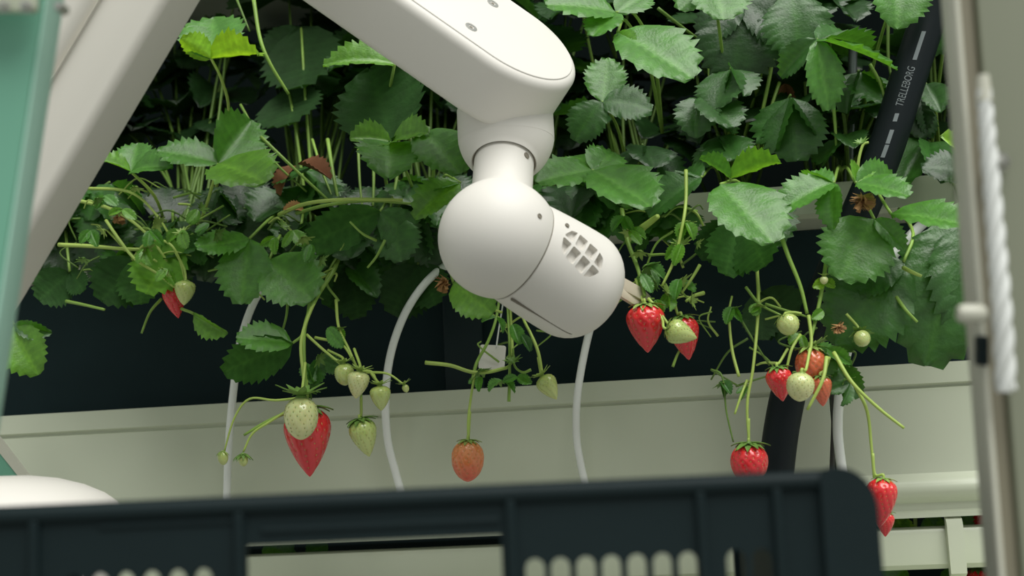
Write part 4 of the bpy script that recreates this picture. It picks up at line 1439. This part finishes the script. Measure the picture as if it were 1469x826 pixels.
for (px, py, sz, tl, pale) in ((984, 318, .011, 20, 1), (978, 352, .013, 190, 1), (925, 382, .016, 40, 0), (905, 332, .012, -30, 1), (958, 422, .015, 150, 1), (976, 402, .013, 60, 1), (940, 405, .012, -60, 0), (990, 432, .011, 100, 1),
                             (918, 360, .012, 0, 1), (1000, 348, .008, 60, 1), (898, 300, .011, 170, 0), (208, 358, .012, 60, 1), (240, 388, .011, -40, 1), (172, 300, .011, 20, 1), (288, 300, .010, 120, 0), (222, 320, .013, 80, 1), (262, 335, .011, 200, 1),
                             (140, 285, .010, 30, 0), (150, 330, .010, -50, 1), (196, 268, .009, 0, 1), (310, 335, .012, 70, 0), (120, 370, .010, 0, 0), (436, 340, .012, 20, 1), (404, 325, .010, 130, 0), (460, 372, .010, 60, 0),
                             (688, 530, .012, 30, 0), (736, 520, .011, 190, 0), (716, 545, .010, 0, 0), (1050, 442, .010, 40, 0), (1034, 548, .010, 10, 0), (1168, 492, .014, 60, 1), (1200, 515, .015, -20, 0), (1088, 436, .008, 0, 1), (1066, 556, .008, 90, 0),
                             (1210, 545, .012, 40, 0), (1236, 206, .009, 200, 0), (440, 556, .016, 0, 0), (486, 470, .008, 30, 1), (456, 512, .013, 60, 0)):
    pl_ = nearest(px)
    ax_ = V(math.sin(math.radians(tl)), math.cos(math.radians(tl)), .5)
    o_ = add('sepals', shared(CAL['up'], M_CALP if pale else M_CAL), None, pl_, Matrix.Translation(-pl_.location) @ frame(P(px, py, 1.137), ax_, V(1, 0, 0)) @ Matrix.Scale(sz * 1.25, 4))

def berry(px, py, wpx, hpx, Y, tilt, m, label, shape='cone', cal='flat', calm=None, tow=0.0, stem=None, spin=0.0, cs=1.0, stemm=None, group=None):
    """centre pixel, width and height in pixels, tilt: picture angle of the tip from straight down (deg, + to the right)"""
    c = P(px, py, Y)
    k = (c - CAM).dot(FWD) / FPX
    wd, hh = wpx * k, hpx * k
    tl = math.radians(tilt)
    axis = V(math.sin(tl) * math.cos(tow), math.cos(tl) * math.cos(tow), math.sin(tow)).normalized()
    top = c - axis * hh * .5
    t = thing('strawberry', top, label, 'strawberry', group)
    fr = frame(Vector((0, 0, 0)), -axis, V(1, 0, 0)) @ Matrix.Rotation(spin, 4, 'Z')
    b, s = (BMU if m in (M_GREEN, M_PALE) else BM)[shape]
    body = add('fruit_body', shared(b, m), None, t, fr @ Matrix.Diagonal((wd, wd, hh, 1)))
    sd = add('seeds', shared(s, M_SEEDG if m in (M_GREEN, M_PALE) else M_SEED), None, body)
    sd['kind'] = 'stuff'
    add('calyx', shared(CAL[cal], calm or M_CAL), None, t, fr @ Matrix.Translation((0, 0, -hh * .015)) @ Matrix.Diagonal((wd * cs, wd * cs, wd * cs, 1)))
    if stem:
        pts = [Vector((0, 0, 0)) - axis * (-.002)] + [-axis * wd * .12] + [P(*q) - top for q in stem]
        v, f = tube(pts, .0011, .0012, 6, 6)
        add('stem', mesh('stem', v, f, True), stemm or M_STEMP, t)
    return t

berry(251, 432, 32, 50, 1.165, 12, M_RED, 'small red strawberry tucked behind a green one beside the upper arm', 'cone', stem=[(236, 385, 1.165), (220, 372, 1.16)])
berry(265, 420, 30, 36, 1.145, -4, M_GREEN, 'small green strawberry in front of a small red one', 'long', 'hug', M_CALP, stem=[(264, 385, 1.15), (252, 362, 1.15)])
berry(442, 634, 68, 100, 1.14, 3, M_RED, 'largest glossy red strawberry hanging below a pale green one', 'cone', 'flat', stem=[(441, 570, 1.14), (440, 545, 1.135)])
berry(432, 600, 49, 62, 1.105, 0, M_PALE, 'pale green strawberry overlapping the largest red strawberry', 'round', 'up', M_CAL, cs=1.25, stem=[(434, 555, 1.115), (438, 520, 1.125)])
berry(494, 537, 28, 32, 1.125, 5, M_GREEN, 'round light green strawberry above its slightly larger green neighbour', 'round', 'up', M_CALP, stem=[(490, 512, 1.13), (470, 502, 1.13)])
berry(513, 552, 32, 40, 1.115, -8, M_PALE, 'pale green strawberry second in the cluster beside the white tube', 'long', 'up', M_CALP, stem=[(516, 522, 1.12), (508, 500, 1.13)])
berry(546, 571, 30, 36, 1.12, 4, M_GREEN, 'small green strawberry hanging against the bowed white tube', 'long', 'up', M_CALP, stem=[(542, 548, 1.125), (532, 535, 1.13)])
berry(523, 628, 40, 56, 1.13, 14, M_GREEN, 'yellow-green unripe strawberry hanging alone over the cream rail', 'cone', 'flat', M_CAL, cs=1.15, stem=[(518, 595, 1.132), (518, 570, 1.135)])
berry(671, 661, 47, 60, 1.14, 0, M_ORANGE, 'orange-red half ripe strawberry hanging on a bare stem over the rail', 'round', 'flat', M_CALP, cs=.75, stem=[(672, 625, 1.14), (674, 590, 1.14)])
berry(788, 556, 30, 40, 1.135, 32, M_GREEN, 'lone green strawberry tilted sideways below the robot head', 'cone', 'up', M_CALP, stem=[(776, 536, 1.14), (772, 512, 1.14)])
berry(927, 471, 56, 70, 1.125, 4, M_RED, 'red strawberry touched by the robot gripper', 'cone', 'flat', M_CALP, cs=.9, stem=[(922, 432, 1.13), (912, 400, 1.14)])
berry(983, 485, 44, 64, 1.14, 10, M_RED, 'red strawberry partly hidden by a green one near the gripper', 'cone', 'flat', stem=[(972, 450, 1.14), (966, 425, 1.14)])
berry(978, 478, 36, 46, 1.11, 72, M_GREEN, 'green strawberry lying sideways across a red one', 'cone', 'flat', M_CALP, cs=.8, stem=[(950, 458, 1.115), (938, 440, 1.12)])
berry(1119, 551, 38, 50, 1.12, 10, M_RED, 'red strawberry left of a pale one in front of the black hose', 'cone', 'flat', stem=[(1118, 520, 1.12), (1130, 500, 1.125)])
berry(1148, 555, 40, 42, 1.095, -5, M_PALE, 'pale whitish-green strawberry between red ones before the black hose', 'round', 'hug', M_CALP, cs=.8, stem=[(1156, 530, 1.105), (1162, 500, 1.12)])
berry(1164, 526, 46, 56, 1.135, 5, M_PINK, 'dull orange strawberry behind the pale one before the black hose', 'round', 'flat', M_CALP, stem=[(1164, 490, 1.135), (1162, 470, 1.135)])
berry(1179, 561, 30, 44, 1.125, 5, M_PINK, 'small orange strawberry lowest beside the pale one before the hose', 'long', 'flat', M_CAL, stem=[(1184, 530, 1.125), (1190, 512, 1.12)])
berry(1131, 466, 32, 32, 1.12, 10, M_GREEN, 'round green strawberry above the cluster in front of the black hose', 'round', 'hug', M_CALP, cs=1.1, tow=.6, stem=[(1138, 448, 1.13), (1150, 450, 1.13)])
berry(1237, 486, 24, 24, 1.13, 5, M_GREEN, 'tiny green strawberry beside the white tube under a dark leaf', 'round', 'flat', M_CAL, cs=1.5, tow=1.0, stem=[(1230, 468, 1.14), (1214, 450, 1.14)])
berry(1075, 665, 54, 58, 1.13, 2, M_RED, 'red strawberry dipping behind the crate rim beside the black hose', 'round', 'flat', M_CAL, stem=[(1074, 632, 1.13), (1074, 600, 1.13)])
berry(1264, 721, 44, 70, 1.12, -4, M_RED, 'red strawberry hanging at the rounded corner of the crate', 'long', 'flat', M_CALP, cs=.8, stem=[(1255, 680, 1.12), (1252, 650, 1.12)])
berry(1270, 752, 26, 36, 1.15, 0, M_RED, 'small red strawberry just below the one at the crate corner', 'cone', 'flat', M_CAL)
berry(320, 657, 15, 20, 1.13, 5, M_GREEN, 'tiny green strawberry on a thread stem in front of white tube', 'round', 'hug', M_CALP, cs=1.2)
berry(349, 660, 14, 18, 1.125, 5, M_GREEN, 'leafy green strawberry bud beside a tiny one at the white tube', 'round', 'hug', M_CAL, cs=2.0)
berry(582, 557, 10, 12, 1.13, 20, M_GREEN, 'tiny strawberry bud on the longest stem of the green cluster', 'round', 'up', M_CALP, cs=1.9)
berry(1182, 402, 12, 12, 1.13, 0, M_PALE, 'tiny pale bud on an upright stalk above the berry cluster', 'round', 'up', M_CALP, cs=1.3)
# the row below, in the gap under the cream rail
LG = 'strawberries of the lower row seen in the gap'
berry(1411, 752, 38, 48, 1.302, 0, M_RED, 'red strawberry in the gap under the cream rail beside the post', 'round', 'flat', M_CAL, group=LG)
berry(1402, 840, 34, 50, 1.302, 0, M_RED, 'red strawberry below the narrow cream rail and its strap', 'cone', 'flat', M_CAL, group=LG)
lp = thing('strawberry_plant', P(1340, 850, 1.35), 'lower row strawberry plant showing in the gap beneath the cream rail', 'plant')
for (bx, by, tx, ty, col) in ((1285, 735, 1300, 775, 'B'), (1300, 742, 1275, 765, 'Y'), (1335, 740, 1345, 765, 'Y'), (1320, 765, 1355, 752, 'M'), (1370, 735, 1392, 760, 'M'), (1440, 740, 1425, 765, 'M'),
                              (1250, 815, 1290, 835, 'Y'), (1300, 815, 1270, 840, 'M'), (1350, 820, 1380, 835, 'G'), (1430, 815, 1460, 840, 'D'), (380, 778, 420, 800, 'M'), (470, 780, 440, 795, 'G')):
    mw = leaf_matrix(P(bx, by, 1.302), P(tx, ty, 1.292), random.uniform(-.4, .4), 1.0, CAMF)
    o = add('leaflet', LEAVES[random.randrange(7)], None, lp, Matrix.Translation(-lp.location) @ mw)
    o.color = CC[col] + (1,)
for (x, y0, y1) in ((1312, 735, 775), (1337, 730, 775), (1384, 735, 770), (1290, 812, 850)):
    v, f = tube([P(x, y0 - 30, 1.305) - lp.location, P(x + 2, y1, 1.305) - lp.location], .0016)
    add('stalk', mesh('stalk', v, f), M_STEMP, lp)
